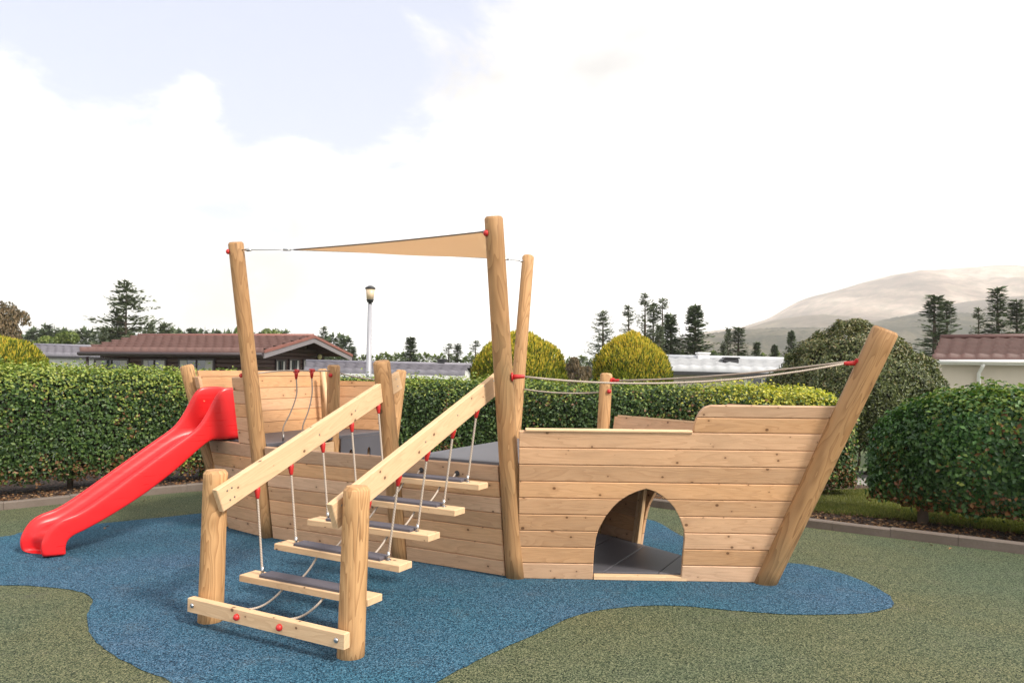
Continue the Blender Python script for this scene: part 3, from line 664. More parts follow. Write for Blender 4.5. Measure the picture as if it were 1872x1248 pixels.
# bolts on hull: small screw heads
# rails of the step bridge
def rail(u, i0, z0, i1, z1, dep=.165, th=.045):
    A, B = S(u, i0, z0), S(u, i1, z1); X = (B-A).normalized(); Y = UX.cross(X).normalized()
    if Y.z < 0: Y = -Y
    mb = MB(); ln = (B-A).length
    mb.prism([(0, -dep), (ln, -dep), (ln+.0, 0), (0, 0)], A+UX*th/2, X, Y, UX, th, None, .005)
    return mb.build('bridge_rail', M['beam'], ship), A, X, Y
rl, RA, RX, RY = rail(-1.175, -2.045, .905, -.085, 1.695)
rr_, _, _, _ = rail(-.165, -2.045, .905, -.045, 1.695)
fl = pole('post', S(-1.29, -1.955), S(-1.28, -1.95, 1.02), .083, .080, M['pole'], ship, 'left foot post of the step bridge', bev=.022)
fr_ = pole('post', S(-.055, -1.955), S(-.05, -1.93, 1.01), .083, .080, M['pole'], ship, 'right foot post of the step bridge', bev=.022)
mb = MB(); mb.box(S(-.668, -2.07, .139), UX, IN, ZZ, 1.36, .05, .092, .006); xb = mb.build('foot_beam', M['beam'], ship)
for u in (-.875, -.50): button(xb, S(u, -2.095, .135), -IN, .022)
for u in (-1.30, -.045):
    mb = MB(); mb.tube([S(u, -2.093, .14), S(u, -2.103, .14), S(u, -2.108, .14)], .016, 12, True, [.017, .015, .008]); mb.build('bolt', M['steel'], xb)
for (u, rail_o) in ((-1.151, rl), (-.141, rr_)):
    for t in (.075, .115, 1.0, 1.45, 1.9, 2.05):
        for e in ((-.045, -.115) if t < .2 or t > 2.0 else (-.03 if int(t*10) % 2 else -.08,)):
            p = RA+RX*t+RY*e; p = p+UX*(u-(-1.175)); mb = MB(); mb.tube([p-UX*.002, p+UX*.0015], .0065, 8); mb.build('screw', M['steel'], rail_o)
CI = [-1.68, -1.362, -1.027, -.69, -.348]; SZ = [.272, .418, .545, .672, .815]
def rail_z(i): return .905+(i+2.045)*(1.695-.905)/1.96-.165*1.085
steps = []
for k, (ci, sz) in enumerate(zip(CI, SZ)):
    mb = MB(); tl_ = random.uniform(-.01, .01)
    mb.box(S(-.675, ci, sz-.0225), UX+ZZ*tl_, IN, ZZ, 1.15, .145, .045, .005); st = mb.build('step', M['beam'], ship)
    mb = MB(); mb.box(S(-.675, ci, sz+.011), UX+ZZ*tl_, IN, ZZ, .80, .112, .022, .006); mb.build('tread', M['tread'], st); steps.append((ci, sz))
    for u, ru in ((-1.105, -1.175), (-.245, -.165)):
        rz = rail_z(ci); cone(rl if u < -1 else rr_, S(ru, ci, rz+.004), S(u, ci, sz)-S(ru, ci, rz), .075, .024)
        p = S(ru, ci, rz).lerp(S(u, ci, sz), .09)
        rope(p, S(u, ci, sz+.02), -.004, parent=st)
        mb = MB(); mb.tube([S(u, ci, sz+.055), S(u, ci, sz-.002)], .011, 10); mb.tube([S(u, ci, sz+.002), S(u, ci, sz)], .02, 10); mb.build('rope_ferrule', M['steel'], st)
    # ropes tying step to step from below
prev = [(-2.05, .165)]+steps
for k in range(6):
    i0, z0 = prev[k]; z0 = z0-(.0 if k == 0 else .045)
    i1, z1 = (steps[k][0], steps[k][1]-.045) if k < 5 else (-.13, .84)
    for u in (-.86, -.49):
        a = S(u, i0+.03, z0); b = S(u, i1-.03, z1)
        rope(a, b, .035 if k < 5 else .02, .0075)
for u in (-.86, -.49):
    mb = MB(); mb.tube([S(u, -.128, .84), S(u, -.135, .84)], .024, 14); mb.build('rope_hole', M['dark'], ship)
# slide
def slide():
    near = ground(78, 1023); D = Vector((.72, .69, 0)).normalized(); LT = Vector((D.y, -D.x, 0)); w2 = .205; C0 = near-LT*w2
    rim = [(-.035, .0), (-.055, .06), (-.060, .12), (-.048, .17), (-.028, .214), (.0, .265), (.042, .307), (.085, .332), (.135, .350), (.19, .362), (.255, .390), (.376, .463), (.560, .594), (.736, .718), (.99, .895), (1.16, 1.01), (1.24, 1.065), (1.30, 1.12), (1.355, 1.20), (1.405, 1.295), (1.455, 1.405), (1.50, 1.475), (1.555, 1.508), (1.64, 1.514), (1.92, 1.514)]
    flo = [(.10, .01), (.055, .05), (.03, .10), (.025, .14), (.035, .175), (.055, .205), (.085, .228), (.125, .24), (.17, .247), (.22, .257), (.28, .285), (.42, .370), (.60, .490), (.775, .612), (1.03, .785), (1.19, .895), (1.27, .94), (1.33, .965), (1.385, .978), (1.43, .983), (1.48, .985), (1.53, .985), (1.59, .985), (1.65, .985), (1.92, .985)]
    bot = [(.15, .0), (.145, .03), (.143, .06), (.143, .09), (.15, .12), (.165, .145), (.19, .165), (.225, .182), (.28, .20), (.343, .232), (.41, .262), (.51, .312), (.68, .405), (.82, .490), (1.02, .630), (1.18, .765), (1.27, .845), (1.33, .895), (1.39, .935), (1.43, .952), (1.48, .957), (1.53, .955), (1.59, .953), (1.65, .951), (1.92, .95)]
    mb = MB(); rows = []
    def P(lat, sz): return C0+LT*lat+D*(sz[0]+.052*lat/w2)+ZZ*sz[1]
    def lerp(a, b, t): return (a[0]+(b[0]-a[0])*t, a[1]+(b[1]-a[1])*t)
    for r, f, b in zip(rim, flo, bot):
        row = []
        prof = [(w2-.01, 'b', 0), (w2, 'b', .10), (w2, 'b', .55), (w2, 'b', .90), (w2-.012, 'b', .985), (w2-.024, 'b', 1.0), (w2-.038, 'f', .03), (w2-.048, 'f', .16), (w2-.054, 'f', .5), (w2-.068, 'f', .82), (w2-.10, 'f', .97), (0.06, 'f', 1.0)]
        for lat, k, t in prof: row.append(P(lat, lerp(b, r, t) if k == 'b' else lerp(r, f, t)))
        row.append(P(0, f))
        for lat, k, t in prof[::-1]: row.append(P(-lat, lerp(b, r, t) if k == 'b' else lerp(r, f, t)))
        n = len(row); rows.append(mb.add(*row))
    for a, b in zip(rows, rows[1:]):
        for k in range(n): j = (k+1) % n; mb.face([a+k, b+k, b+j, a+j], None, True)
    mb.face([rows[0]+k for k in range(n)]); mb.face([rows[-1]+k for k in range(n)][::-1])
    o = mb.build('slide', M['slide'], ship, 'red plastic slide')
    bm = bmesh.new(); bm.from_mesh(o.data); bmesh.ops.recalc_face_normals(bm, faces=bm.faces); bm.to_mesh(o.data); bm.free()
    sm = o.modifiers.new('sub', 'SUBSURF'); sm.levels = 1; sm.render_levels = 2
slide()
# shade sail (hangs from the masts)
c1, c2, c3 = pm(2.86)+UX*.07, mz(2.835)-UX*.075+IN*.02, S(-1.08, W0+.44, 2.99)-IN*.07
cen = (c1+c2+c3)/3
s1 = c1+(cen-c1).normalized()*.50; s2 = c2+(cen-c2).normalized()*.03; s3 = c3+(cen-c3).normalized()*.42
sail = empty('shade_sail', cen, 'beige triangular shade sail stretched between the three tall masts', 'sail')
nS = 24; mb = MB(); idx = {}
def sailp(a, b, c):
    # a,b,c barycentric; edges pulled towards the middle, slight twist
    p = s1*a+s2*b+s3*c; pull = (a*b+b*c+c*a-3*a*b*c*1.0)
    return p.lerp((s1+s2+s3)/3, .15*(4*(a*b+b*c+a*c)/1.33)*max(0, 1-27*a*b*c)*.75)-ZZ*.05*(27*a*b*c)
for i in range(nS+1):
    for j in range(nS+1-i):
        a, b = i/nS, j/nS; c = 1-a-b; idx[i, j] = mb.add(sailp(a, b, c))
for i in range(nS):
    for j in range(nS-i):
        mb.face([idx[i, j], idx[i+1, j], idx[i, j+1]], None, True)
        if i+j < nS-1: mb.face([idx[i+1, j], idx[i+1, j+1], idx[i, j+1]], None, True)
cl_ = mb.build('sail_cloth', M['sail'], sail); sd = cl_.modifiers.new('th', 'SOLIDIFY'); sd.thickness = .003
mb = MB()
for e in (lambda t: (1-t, t, 0), lambda t: (0, 1-t, t), lambda t: (t, 0, 1-t)): mb.tube([sailp(*e(k/nS)) for k in range(nS+1)], .006, 6)
mb.build('hem', M['hem'], sail)
for cc, ss in ((c1, s1), (c2, s2), (c3, s3)):
    mb = MB(); mb.tube([cc, ss], .0045, 6); d = (ss-cc).normalized(); mb.tube([cc+d*.03, cc+d*.06, cc+d*.10], .012, 8, True, [.008, .018, .008])
    if (ss-cc).length > .3: mb.tube([ss-d*.10, ss-d*.03], .011, 8)
    mb.build('tension_wire', M['steel'], sail)
#@@VEG@@
# ---------------------------------------------------------------- hedges and shrubs
def leaves_dir(P, T, Nn, ln, wd):
    t = nrm(T); b = nrm(np.cross(Nn, t)); n = len(P); ln = np.broadcast_to(np.asarray(ln, float), (n,))[:, None]; wd = np.broadcast_to(np.asarray(wd, float), (n,))[:, None]
    v = np.empty((n, 4, 3)); v[:, 0] = P; v[:, 1] = P+t*ln*.45+b*wd*.5; v[:, 2] = P+t*ln; v[:, 3] = P+t*ln*.45-b*wd*.5
    i = np.arange(n)[:, None]*4; return v.reshape(-1, 3), i+np.array([[0, 1, 2, 3]])
def pnoise(P, s, seed=0):
    """cheap smooth vectorised noise in -1..1"""
    r = np.random.default_rng(seed); o = 0
    for k in range(5):
        d = r.normal(size=3); d /= np.linalg.norm(d); f = s*(1+.6*k); o = o+np.sin(P@d*f+r.uniform(0, 6.3)+1.3*np.sin(P@r.normal(size=3)*f*.5))/(1+.5*k)
    return o/2.6
def hedge(name, pts, hw, ztop, zbot, n, leaf, m, label, cat, group=None, end0=True, end1=True, rad=.5, drop=.5, pw=5.0, core=M['core'], lumps=.05, stems=None, gold=None):
    """clipped hedge along pts; ztop list per point; rounded ends"""
    path = smooth_path([(p[0], p[1], z) for p, z in zip(pts, ztop)], 10); path = np.array([tuple(p) for p in path])
    sg = np.linalg.norm(np.diff(path[:, :2], axis=0), axis=1); cum = np.concatenate([[0], np.cumsum(sg)]); Lt = cum[-1]
    tan = np.gradient(path[:, :2], axis=0); tan /= np.linalg.norm(tan, axis=1, keepdims=True)
    th = np.linspace(-math.pi*.32, math.pi*1.32, 120); cx = np.sign(np.cos(th))*np.abs(np.cos(th))**(2/pw); cz = np.sign(np.sin(th))*np.abs(np.sin(th))**(2/pw)
    def surf(s, q, k=1.0, back=0.0):
        x = np.interp(s, cum, path[:, 0]); y = np.interp(s, cum, path[:, 1]); zt = np.interp(s, cum, path[:, 2])
        tx = np.interp(s, cum, tan[:, 0]); ty = np.interp(s, cum, tan[:, 1]); l = np.hypot(tx, ty); tx, ty = tx/l, ty/l
        e = np.ones_like(s)
        if end0: e = np.minimum(e, np.sqrt(np.clip(1-(1-np.clip(s/rad, 0, 1))**2, .0, 1)))
        if end1: e = np.minimum(e, np.sqrt(np.clip(1-(1-np.clip((Lt-s)/rad, 0, 1))**2, .0, 1)))
        zt = zt-drop*(1-e)**1.0*(zt-zbot)*.6
        zb_ = zbot+(1-e)*.20*drop*(zt-zbot); zc = (zt+zb_)/2; hz = (zt-zb_)/2; a = np.interp(q, np.arange(120), cx); b_ = np.interp(q, np.arange(120), cz)
        nxn, nyn = ty, -tx          # towards the camera side
        W = hw*np.maximum(e, .05)
        P = np.stack([x+nxn*a*W*k, y+nyn*a*W*k, zc+b_*hz*(1-(1-k)*.6)], 1)
        Nv = nrm(np.stack([nxn*np.sign(a)*np.abs(a)**4, nyn*np.sign(a)*np.abs(a)**4, np.sign(b_)*np.abs(b_)**4+.02], 1)); 
        ex = np.zeros_like(Nv)
        f0 = np.clip(1-s/rad, 0, 1) if end0 else 0*s; f1 = np.clip(1-(Lt-s)/rad, 0, 1) if end1 else 0*s
        ex[:, 0] = tx*(f1-f0)*1.5; ex[:, 1] = ty*(f1-f0)*1.5
        return P, nrm(Nv+ex)
    root = empty(name, (float(path[len(path)//2, 0]), float(path[len(path)//2, 1]), 0), label, cat, group)
    s = RNG.uniform(0, Lt, n)
    if end0: ne = int(n*.10); s[:ne] = RNG.uniform(0, 1, ne)**1.6*rad
    if end1: ne = int(n*.10); s[-ne:] = Lt-RNG.uniform(0, 1, ne)**1.6*rad
    dl = np.hypot(np.diff(cx)*hw, np.diff(cz)*(ztop[0]-zbot)/2); cq = np.concatenate([[0], np.cumsum(dl)]); cq /= cq[-1]
    u = RNG.uniform(0, 1, n); u = np.where(RNG.uniform(0, 1, n) < .35, u*.72, u); q = np.interp(u, cq, np.arange(120)); q = np.clip(q, 0, 119)
    P, Nv = surf(s, q)
    P = P+Nv*(pnoise(P, 2.2, 3)*lumps+pnoise(P, 7, 4)*lumps*.5-RNG.uniform(0, 1, n)**1.5*.13)[:, None]
    k = RNG.uniform(0, 1, n) < .05; P[k] += Nv[k]*RNG.uniform(.02, .10, k.sum())[:, None]; 
    kt = (Nv[:, 2] > .5) & (RNG.uniform(0, 1, n) < .25); P[kt, 2] += RNG.uniform(0, .09, kt.sum())
    low = P[:, 2] < zbot+.12; keep = ~(low & (RNG.uniform(0, 1, n) < .35)) & ((pnoise(P, 9, 8) > -.78) | (RNG.uniform(0, 1, n) < .2)); P, Nv = P[keep], Nv[keep]
    if gold:
        g_ = np.clip((P[:, 0]-gold[0])/gold[1], 0, 1)*np.clip((P[:, 2]-gold[2])/.25, 0, 1)*.85; hit = RNG.uniform(0, 1, len(P)) < g_
        v, f = leaves(P[hit]+np.array([0, 0, .012]), Nv[hit]+np.array([0, 0, .25]), leaf, .66, .75); nmesh('young_foliage', v, f, M['goldleaf'], root, label='yellow green young leaves on top of the right end'); P, Nv = P[~hit], Nv[~hit]
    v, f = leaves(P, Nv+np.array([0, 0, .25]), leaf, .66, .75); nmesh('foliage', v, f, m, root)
    # opaque woody inside
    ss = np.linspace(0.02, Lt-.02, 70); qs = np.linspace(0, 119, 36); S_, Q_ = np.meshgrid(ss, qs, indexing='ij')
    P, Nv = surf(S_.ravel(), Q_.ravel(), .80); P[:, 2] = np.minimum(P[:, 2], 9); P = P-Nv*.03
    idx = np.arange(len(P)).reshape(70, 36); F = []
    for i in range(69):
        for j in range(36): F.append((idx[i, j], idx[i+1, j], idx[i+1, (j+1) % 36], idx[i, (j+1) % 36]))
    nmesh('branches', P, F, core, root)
    for (x, y, r, h) in (stems or []):
        mb = MB(); mb.tube([(x, y, -.05), (x+.01, y, h*.5), (x-.02, y+.02, h)], r, 9, False, [r*1.25, r, r*.9]); mb.build('trunk', M['bark'], root)
    return root
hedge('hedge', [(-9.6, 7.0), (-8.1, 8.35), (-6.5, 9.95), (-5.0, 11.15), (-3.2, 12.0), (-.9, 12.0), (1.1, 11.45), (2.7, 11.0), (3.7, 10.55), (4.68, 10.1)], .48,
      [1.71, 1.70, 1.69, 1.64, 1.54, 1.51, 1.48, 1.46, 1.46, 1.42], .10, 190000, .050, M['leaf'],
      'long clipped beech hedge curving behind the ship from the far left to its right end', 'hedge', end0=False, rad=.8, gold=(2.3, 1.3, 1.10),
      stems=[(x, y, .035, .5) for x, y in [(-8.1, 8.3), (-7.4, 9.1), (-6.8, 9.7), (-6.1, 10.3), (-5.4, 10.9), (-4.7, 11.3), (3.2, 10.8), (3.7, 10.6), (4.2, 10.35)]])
hedge('clipped_bush', [(4.25, 8.75), (5.0, 8.12), (5.9, 7.4), (7.2, 6.5)], .62, [1.50, 1.55, 1.55, 1.50], .12, 90000, .056, M['leaf2'],
      'rounded clipped beech bush on short trunks at the right behind the kerb', 'bush', rad=1.35, drop=.85, pw=2.4,
      stems=[(4.62, 8.36, .05, .6), (5.55, 7.62, .06, .7), (6.4, 7.0, .06, .7)])
def dome(name, c, prof, n, m, label, cat, leaf, wd, up=1.0, group=None, jit=.08, core=M['core'], lump=.05, rhomb=False, oval=1.0, seed=1):
    """prof: list (height, radius)"""
    root = empty(name, c, label, cat, group); hs = np.array([p[0] for p in prof]); rs = np.array([p[1] for p in prof])
    dl = np.hypot(np.diff(hs), np.diff(rs))*((rs[1:]+rs[:-1])/2+.05); cq = np.concatenate([[0], np.cumsum(dl)]); cq /= cq[-1]
    def surf(t, a, k=1.0):
        ix = np.interp(t, cq, np.arange(len(prof))); h = np.interp(ix, np.arange(len(prof)), hs); r = np.interp(ix, np.arange(len(prof)), rs)*k
        dh = np.interp(ix+.05, np.arange(len(prof)), hs)-np.interp(ix-.05, np.arange(len(prof)), hs); dr = np.interp(ix+.05, np.arange(len(prof)), rs)-np.interp(ix-.05, np.arange(len(prof)), rs)
        P = np.stack([c[0]+r*np.cos(a)*oval, c[1]+r*np.sin(a), c[2]+h], 1); Nv = nrm(np.stack([np.cos(a)*dh, np.sin(a)*dh, -dr+1e-4], 1)); return P, Nv
    t = RNG.uniform(0, 1, n); a = RNG.uniform(0, 2*math.pi, n); P, Nv = surf(t, a)
    lumpv = pnoise(P, 3, seed)*lump+pnoise(P, 11, seed+1)*lump*.5
    P = P+Nv*(lumpv-RNG.uniform(0, 1, n)**1.4*jit)[:, None]
    keep = (pnoise(P*np.array([1, 1, .45]), 16, seed+2) > -.62) | (RNG.uniform(0, 1, n) < .35); P, Nv = P[keep], Nv[keep]; n = len(P)
    if rhomb: v, f = leaves(P, Nv+np.array([0, 0, .2]), leaf, wd, .8)
    else:
        T = Nv*.45+np.array([0, 0, up])+rnd_unit(n)*.45; v, f = leaves_dir(P-Nv*.03, T, nrm(Nv+rnd_unit(n)*.6), leaf*RNG.uniform(.6, 1.2, n), wd)
    nmesh('foliage', v, f, m, root)
    A = np.linspace(0, 2*math.pi, 40, endpoint=False); Tt = np.linspace(0, 1, 24); T_, A_ = np.meshgrid(Tt, A, indexing='ij'); P, Nv = surf(T_.ravel(), A_.ravel()); P = P-Nv*(jit*.8+lump*.7)
    idx = np.arange(len(P)).reshape(24, 40); F = [(idx[i, j], idx[i, (j+1) % 40], idx[i+1, (j+1) % 40], idx[i+1, j]) for i in range(23) for j in range(40)]
    nmesh('branches', P, F, core, root); return root
def gy(Y): return gz(Y)-.02
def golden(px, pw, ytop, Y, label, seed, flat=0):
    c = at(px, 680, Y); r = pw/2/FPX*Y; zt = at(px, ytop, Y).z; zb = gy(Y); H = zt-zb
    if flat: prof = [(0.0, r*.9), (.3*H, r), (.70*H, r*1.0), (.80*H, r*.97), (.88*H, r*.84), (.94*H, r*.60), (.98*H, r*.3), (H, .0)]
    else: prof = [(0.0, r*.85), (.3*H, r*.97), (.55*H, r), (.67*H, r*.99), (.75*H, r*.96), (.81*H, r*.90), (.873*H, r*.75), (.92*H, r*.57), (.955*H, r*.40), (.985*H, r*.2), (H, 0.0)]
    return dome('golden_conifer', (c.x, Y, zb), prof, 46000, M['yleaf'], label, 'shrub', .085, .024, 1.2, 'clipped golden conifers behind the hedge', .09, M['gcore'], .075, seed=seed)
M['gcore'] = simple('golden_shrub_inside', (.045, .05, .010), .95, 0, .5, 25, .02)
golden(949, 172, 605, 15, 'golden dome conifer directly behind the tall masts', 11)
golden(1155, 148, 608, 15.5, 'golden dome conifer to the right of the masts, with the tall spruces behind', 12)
golden(-5, 172, 612, 14.2, 'flat topped golden conifer cut by the left edge, beside the grey roof', 13, 1)
c = at(1560, 680, 12.8)
dome('rhododendron', (c.x, 12.8, 0), [(.35, .9), (.6, 1.22), (1.0, 1.42), (1.5, 1.42), (1.9, 1.22), (2.2, .92), (2.42, .55), (2.56, .2), (2.6, 0)], 80000, M['rleaf'],
     'big rounded dark olive evergreen shrub behind the leaning bow post', 'shrub', .058, .45, rhomb=True, jit=.18, lump=.15, seed=21)
rh = [o for o in COL.objects if o.name.startswith('rhododendron')][0]
mb = MB()
for k in range(16):
    a = random.uniform(2.6, 5.2); x0, y0 = c.x+.25*math.cos(a), 12.8+.25*math.sin(a); l = random.uniform(.6, 1.2)
    mb.tube([(x0, y0, 0), (x0+math.cos(a)*l*.4, y0+math.sin(a)*l*.4, .25), (x0+math.cos(a)*l*.8+random.uniform(-.1, .1), y0+math.sin(a)*l*.8, .75)], .02, 6, False, [.028, .02, .01])
mb.build('stems', M['bark'], rh)
# grass patches and leaf litter behind the kerb on the right
def grass_patch(quad, n, name='grass'):
    q = [np.array(ground(x, y)) for x, y in quad]; a = RNG.uniform(0, 1, n)[:, None]; b = RNG.uniform(0, 1, n)[:, None]
    P = (q[0]*(1-a)+q[1]*a)*(1-b)+(q[3]*(1-a)+q[2]*a)*b; P[:, 2] = .03; k = pnoise(P, 2.5, 5)+RNG.normal(size=n)*.25 > -.45; P = P[k]; m_ = len(P)
    T = np.tile([0, 0, 1.0], (m_, 1))+rnd_unit(m_)*.55; T[:, 2] = abs(T[:, 2]); v, f = leaves_dir(P, T, rnd_unit(m_), RNG.uniform(.03, .075, m_), .008)
    tag(nmesh(name, v, f, M['blade'], label='patchy short grass behind the kerb on the right'), kind='stuff')
grass_patch([(1462, 940), (1640, 955), (1640, 900), (1500, 905)], 36000)
grass_patch([(1640, 955), (1890, 985), (1990, 940), (1640, 915)], 26000)
n = 9000; tt = RNG.uniform(0, 1, n); kp = np.array([tuple(p) for p in offset(KERB, .42)]); ii = tt*(len(kp)-1); P = np.stack([np.interp(ii, np.arange(len(kp)), kp[:, j]) for j in range(3)], 1)
P[:, :2] += RNG.normal(size=(n, 2))*.28; P[:, 2] = .045; P[:, 2] += RNG.uniform(0, .02, n)
kk = np.min(np.linalg.norm(P[:, None, :2]-np.array([tuple(p)[:2] for p in offset(KERB, .14)])[None, ::3], axis=2), axis=1) > .06
P = P[kk]; cxk = np.array([min(range(len(KERB)), key=lambda i: (KERB[i].x-p[0])**2+(KERB[i].y-p[1])**2) for p in P[:, :2]])
tn = np.array([tuple((KERB[min(i+1, len(KERB)-1)]-KERB[max(i-1, 0)]).normalized()) for i in range(len(KERB))])
sd_ = [(p[0]-KERB[i].x)*-tn[i][1]+(p[1]-KERB[i].y)*tn[i][0] > .13 for p, i in zip(P, cxk)]; P = P[np.array(sd_)]
ex = [(-6.3+RNG.uniform(0, 2.2), 7.6+RNG.uniform(0, 2), .012) for _ in range(26)]+[(RNG.uniform(3.6, 4.4), RNG.uniform(7.2, 7.6), .012) for _ in range(3)]
P = np.concatenate([P, np.array([e for e in ex if e[0] > -6.2+(8.8-e[1])])]) if ex else P
v, f = leaves(P, np.tile([0, 0, 1.0], (len(P), 1)), .045, .6, .4)
M['litter'] = leafmat('fallen_leaves', [(0, (.07, .035, .02)), (.5, (.17, .08, .035)), (1, (.32, .20, .10))], .7, 0, .2)
tag(nmesh('leaf_litter', v, f, M['litter'], label='brown fallen leaves lying along the hedge foot'), kind='stuff')
# ---------------------------------------------------------------- trees
def conifer_geo(H, Rm, seed, zb=.08, gap=.32, nb=6, size=.30, up=.35, sparse=1.0, power=.85, twin=None, lean=0):
    r = np.random.default_rng(seed); Ps, Ts, Ns, Ls = [], [], [], []
    stems = [(0, 0, H, Rm)]+(twin or [])
    for (ox, oy, h, R0) in stems:
        z = zb*h
        while z < h-.1:
            f = z/h; ln0 = R0*(1-f)**power*(.55+.45*min(1, (f+.15)/.3))
            for k in range(nb):
                if r.uniform() > sparse: continue
                a = r.uniform(0, 6.283); ln = ln0*r.uniform(.55, 1.12)+.12; zz = z+r.uniform(-.5, .5)*gap; m_ = max(3, int(ln/(size*.34)))
                t = np.linspace(.12, 1, m_); x = np.cos(a)*ln*t; y = np.sin(a)*ln*t; zq = zz+ln*(-.18*t+up*t*t)
                for q in range(3):
                    jt = r.normal(size=(m_, 3))*size*.16
                    Ps.append(np.stack([ox+x+lean*zz, oy+y, zq], 1)+jt)
                    s_ = r.uniform(-1.1, 1.1, m_); Ts.append(np.stack([np.cos(a+s_), np.sin(a+s_), r.uniform(-.1, .55, m_)], 1)); Ns.append(np.tile([0, 0, 1.0], (m_, 1))+r.normal(size=(m_, 3))*.5)
                    Ls.append(size*(1.1-.5*t)*r.uniform(.6, 1.2, m_))
            z += gap*(.75+.5*r.uniform())*(1 if f < .8 else .6)
        Ps.append(np.array([[ox+lean*h, oy, h-.25], [ox+lean*h, oy, h-.35], [ox+lean*h, oy, h-.5]])); Ts.append(np.array([[0, 0, 1.0], [.3, 0, 1], [-.3, 0, 1]])); Ns.append(np.array([[0, -1.0, 0]]*3)); Ls.append(np.full(3, size*1.2))
    P, T, Nn, Ln = np.concatenate(Ps), np.concatenate(Ts), np.concatenate(Ns), np.concatenate(Ls)
    return leaves_dir(P, T, nrm(Nn), Ln, Ln*.42)
PROTO = {}
def proto_conifer(key, m, **k):
    H = k['H']; v, f = conifer_geo(**k); o = nmesh('crown', v, f, M[m]); tb = MB()
    tb.tube([(k.get('lean', 0)*z, 0, z) for z in np.linspace(-.3, H*.97, 8)], .1, 8, True, list(np.linspace(H*.018+.03, .015, 8)))
    for (ox, oy, h, R0) in k.get('twin') or []: tb.tube([(ox*.2, oy, h*.15), (ox, oy, h*.4), (ox, oy, h*.97)], .1, 7, True, [H*.011, H*.010, .015])
    r = np.random.default_rng(k['seed']+5)
    for q in range(26):
        z = H*r.uniform(.12, .85); a = r.uniform(0, 6.283); l = k['Rm']*(1-z/H)*.8; tb.tube([(k.get('lean', 0)*z, 0, z), (math.cos(a)*l+k.get('lean', 0)*z, math.sin(a)*l, z+l*.08)], .03, 5, False, [H*.0035+.01, .008])
    t = tb.build('trunk', M['bark']); PROTO[key] = (H, o, t); COL.objects.unlink(o); COL.objects.unlink(t)
proto_conifer('spire', 'spruce', H=9.0, Rm=1.6, power=1.1, seed=1, gap=.36, nb=10, size=.30, up=.45, zb=.05)
proto_conifer('spire2', 'spruce', H=9.0, Rm=1.8, power=1.1, seed=2, gap=.42, nb=10, size=.33, up=.40, zb=.05)
proto_conifer('full', 'spruce', H=8.0, Rm=2.3, power=1.1, seed=3, gap=.30, nb=12, size=.34, up=.38, zb=.03)
proto_conifer('thin', 'spruce2', H=9.0, Rm=1.25, seed=4, gap=.44, nb=8, size=.26, up=.5, zb=.12, sparse=.85, power=.7)
proto_conifer('leaning', 'spruce2', H=9.0, Rm=1.9, seed=5, gap=.40, nb=9, size=.27, up=.5, zb=.05, sparse=.85, power=.8, twin=[(-1.5, .2, 4.6, 1.0)])
proto_conifer('bushy', 'spruce2', H=5.0, Rm=1.6, seed=6, gap=.30, nb=11, size=.32, up=.45, zb=.04, twin=[(.9, .2, 4.2, 1.1)])
proto_conifer('cedar', 'spruce2', H=7.2, Rm=3.6, seed=9, gap=.30, nb=7, size=.34, up=.22, zb=.10, sparse=.8, power=.62, twin=[(1.9, .3, 4.9, 1.5), (-1.6, .3, 3.4, 1.5), (-.7, .4, 5.7, 1.3)])
def tree(key, name, px, ytop, Y, wpx, label, group, cat='tree', rot=None, ybase=None):
    H, cr, tk = PROTO[key]; c = at(px, 660, Y); zt = at(px, ytop, Y).z; zb = gy(Y) if ybase is None else at(px, ybase, Y).z; sc = (zt-zb)/H
    root = empty(name, (c.x, Y, zb), label, cat, group)
    wnat = {'spire': .95, 'spire2': 1.0, 'full': 1.5, 'thin': 1.05, 'leaning': 2.0, 'bushy': 2.2, 'cedar': 3.5}.get(key, PROTOW.get(key, 4)); sx = wpx/FPX*Y/wnat
    root.scale = (sx, sx, sc); root.rotation_euler.z = random.uniform(0, 6.28) if rot is None else rot
    for s in (cr, tk):
        o = s.copy(); COL.objects.link(o); o.parent = root
    return root
PROTOW = {}
def proto_dec(key, m, H, Rm, seed, n=9000, leaf=.22, blobs=26, zc=.60):
    r = np.random.default_rng(seed); Ps, Ns = [], []
    cs = []
    for k in range(blobs):
        d = r.normal(size=3); d /= np.linalg.norm(d); q = r.uniform(.35, .85); c_ = np.array([d[0]*Rm*q, d[1]*Rm*q, H*zc+d[2]*H*(1-zc)*q*.95]); rr = Rm*r.uniform(.20, .36); cs.append((c_, rr))
        mm = int(n/blobs); u = rnd_unit(mm); u[:, 2] = np.where(u[:, 2] < -.3, -u[:, 2], u[:, 2]); Ps.append(c_+u*rr*(1-.35*RNG.uniform(0, 1, mm)**2)[:, None]*np.array([1.1, 1.1, .8])); Ns.append(u)
    v, f = leaves(np.concatenate(Ps), np.concatenate(Ns), leaf, .7, .8); o = nmesh('crown', v, f, M[m]); tb = MB()
    tb.tube([(0, 0, -.3), (0.05, 0, H*.25), (0, .05, H*.55)], .1, 8, True, [H*.035, H*.028, H*.015])
    for c_, rr in cs[:14]: tb.tube([(0.03, 0, H*.25), tuple(c_*np.array([.5, .5, .8])), tuple(c_)], .05, 5, False, [H*.014, H*.008, .01])
    t = tb.build('trunk', M['bark']); PROTO[key] = (H, o, t); PROTOW[key] = Rm*2; COL.objects.unlink(o); COL.objects.unlink(t)
proto_dec('round', 'dec', 6.0, 2.6, 31); proto_dec('round2', 'dec', 5.0, 2.4, 32, blobs=20); proto_dec('brown', 'decb', 6.5, 2.8, 33, n=11000, blobs=34); proto_dec('scrub', 'decb', 3.5, 2.2, 34, blobs=22)
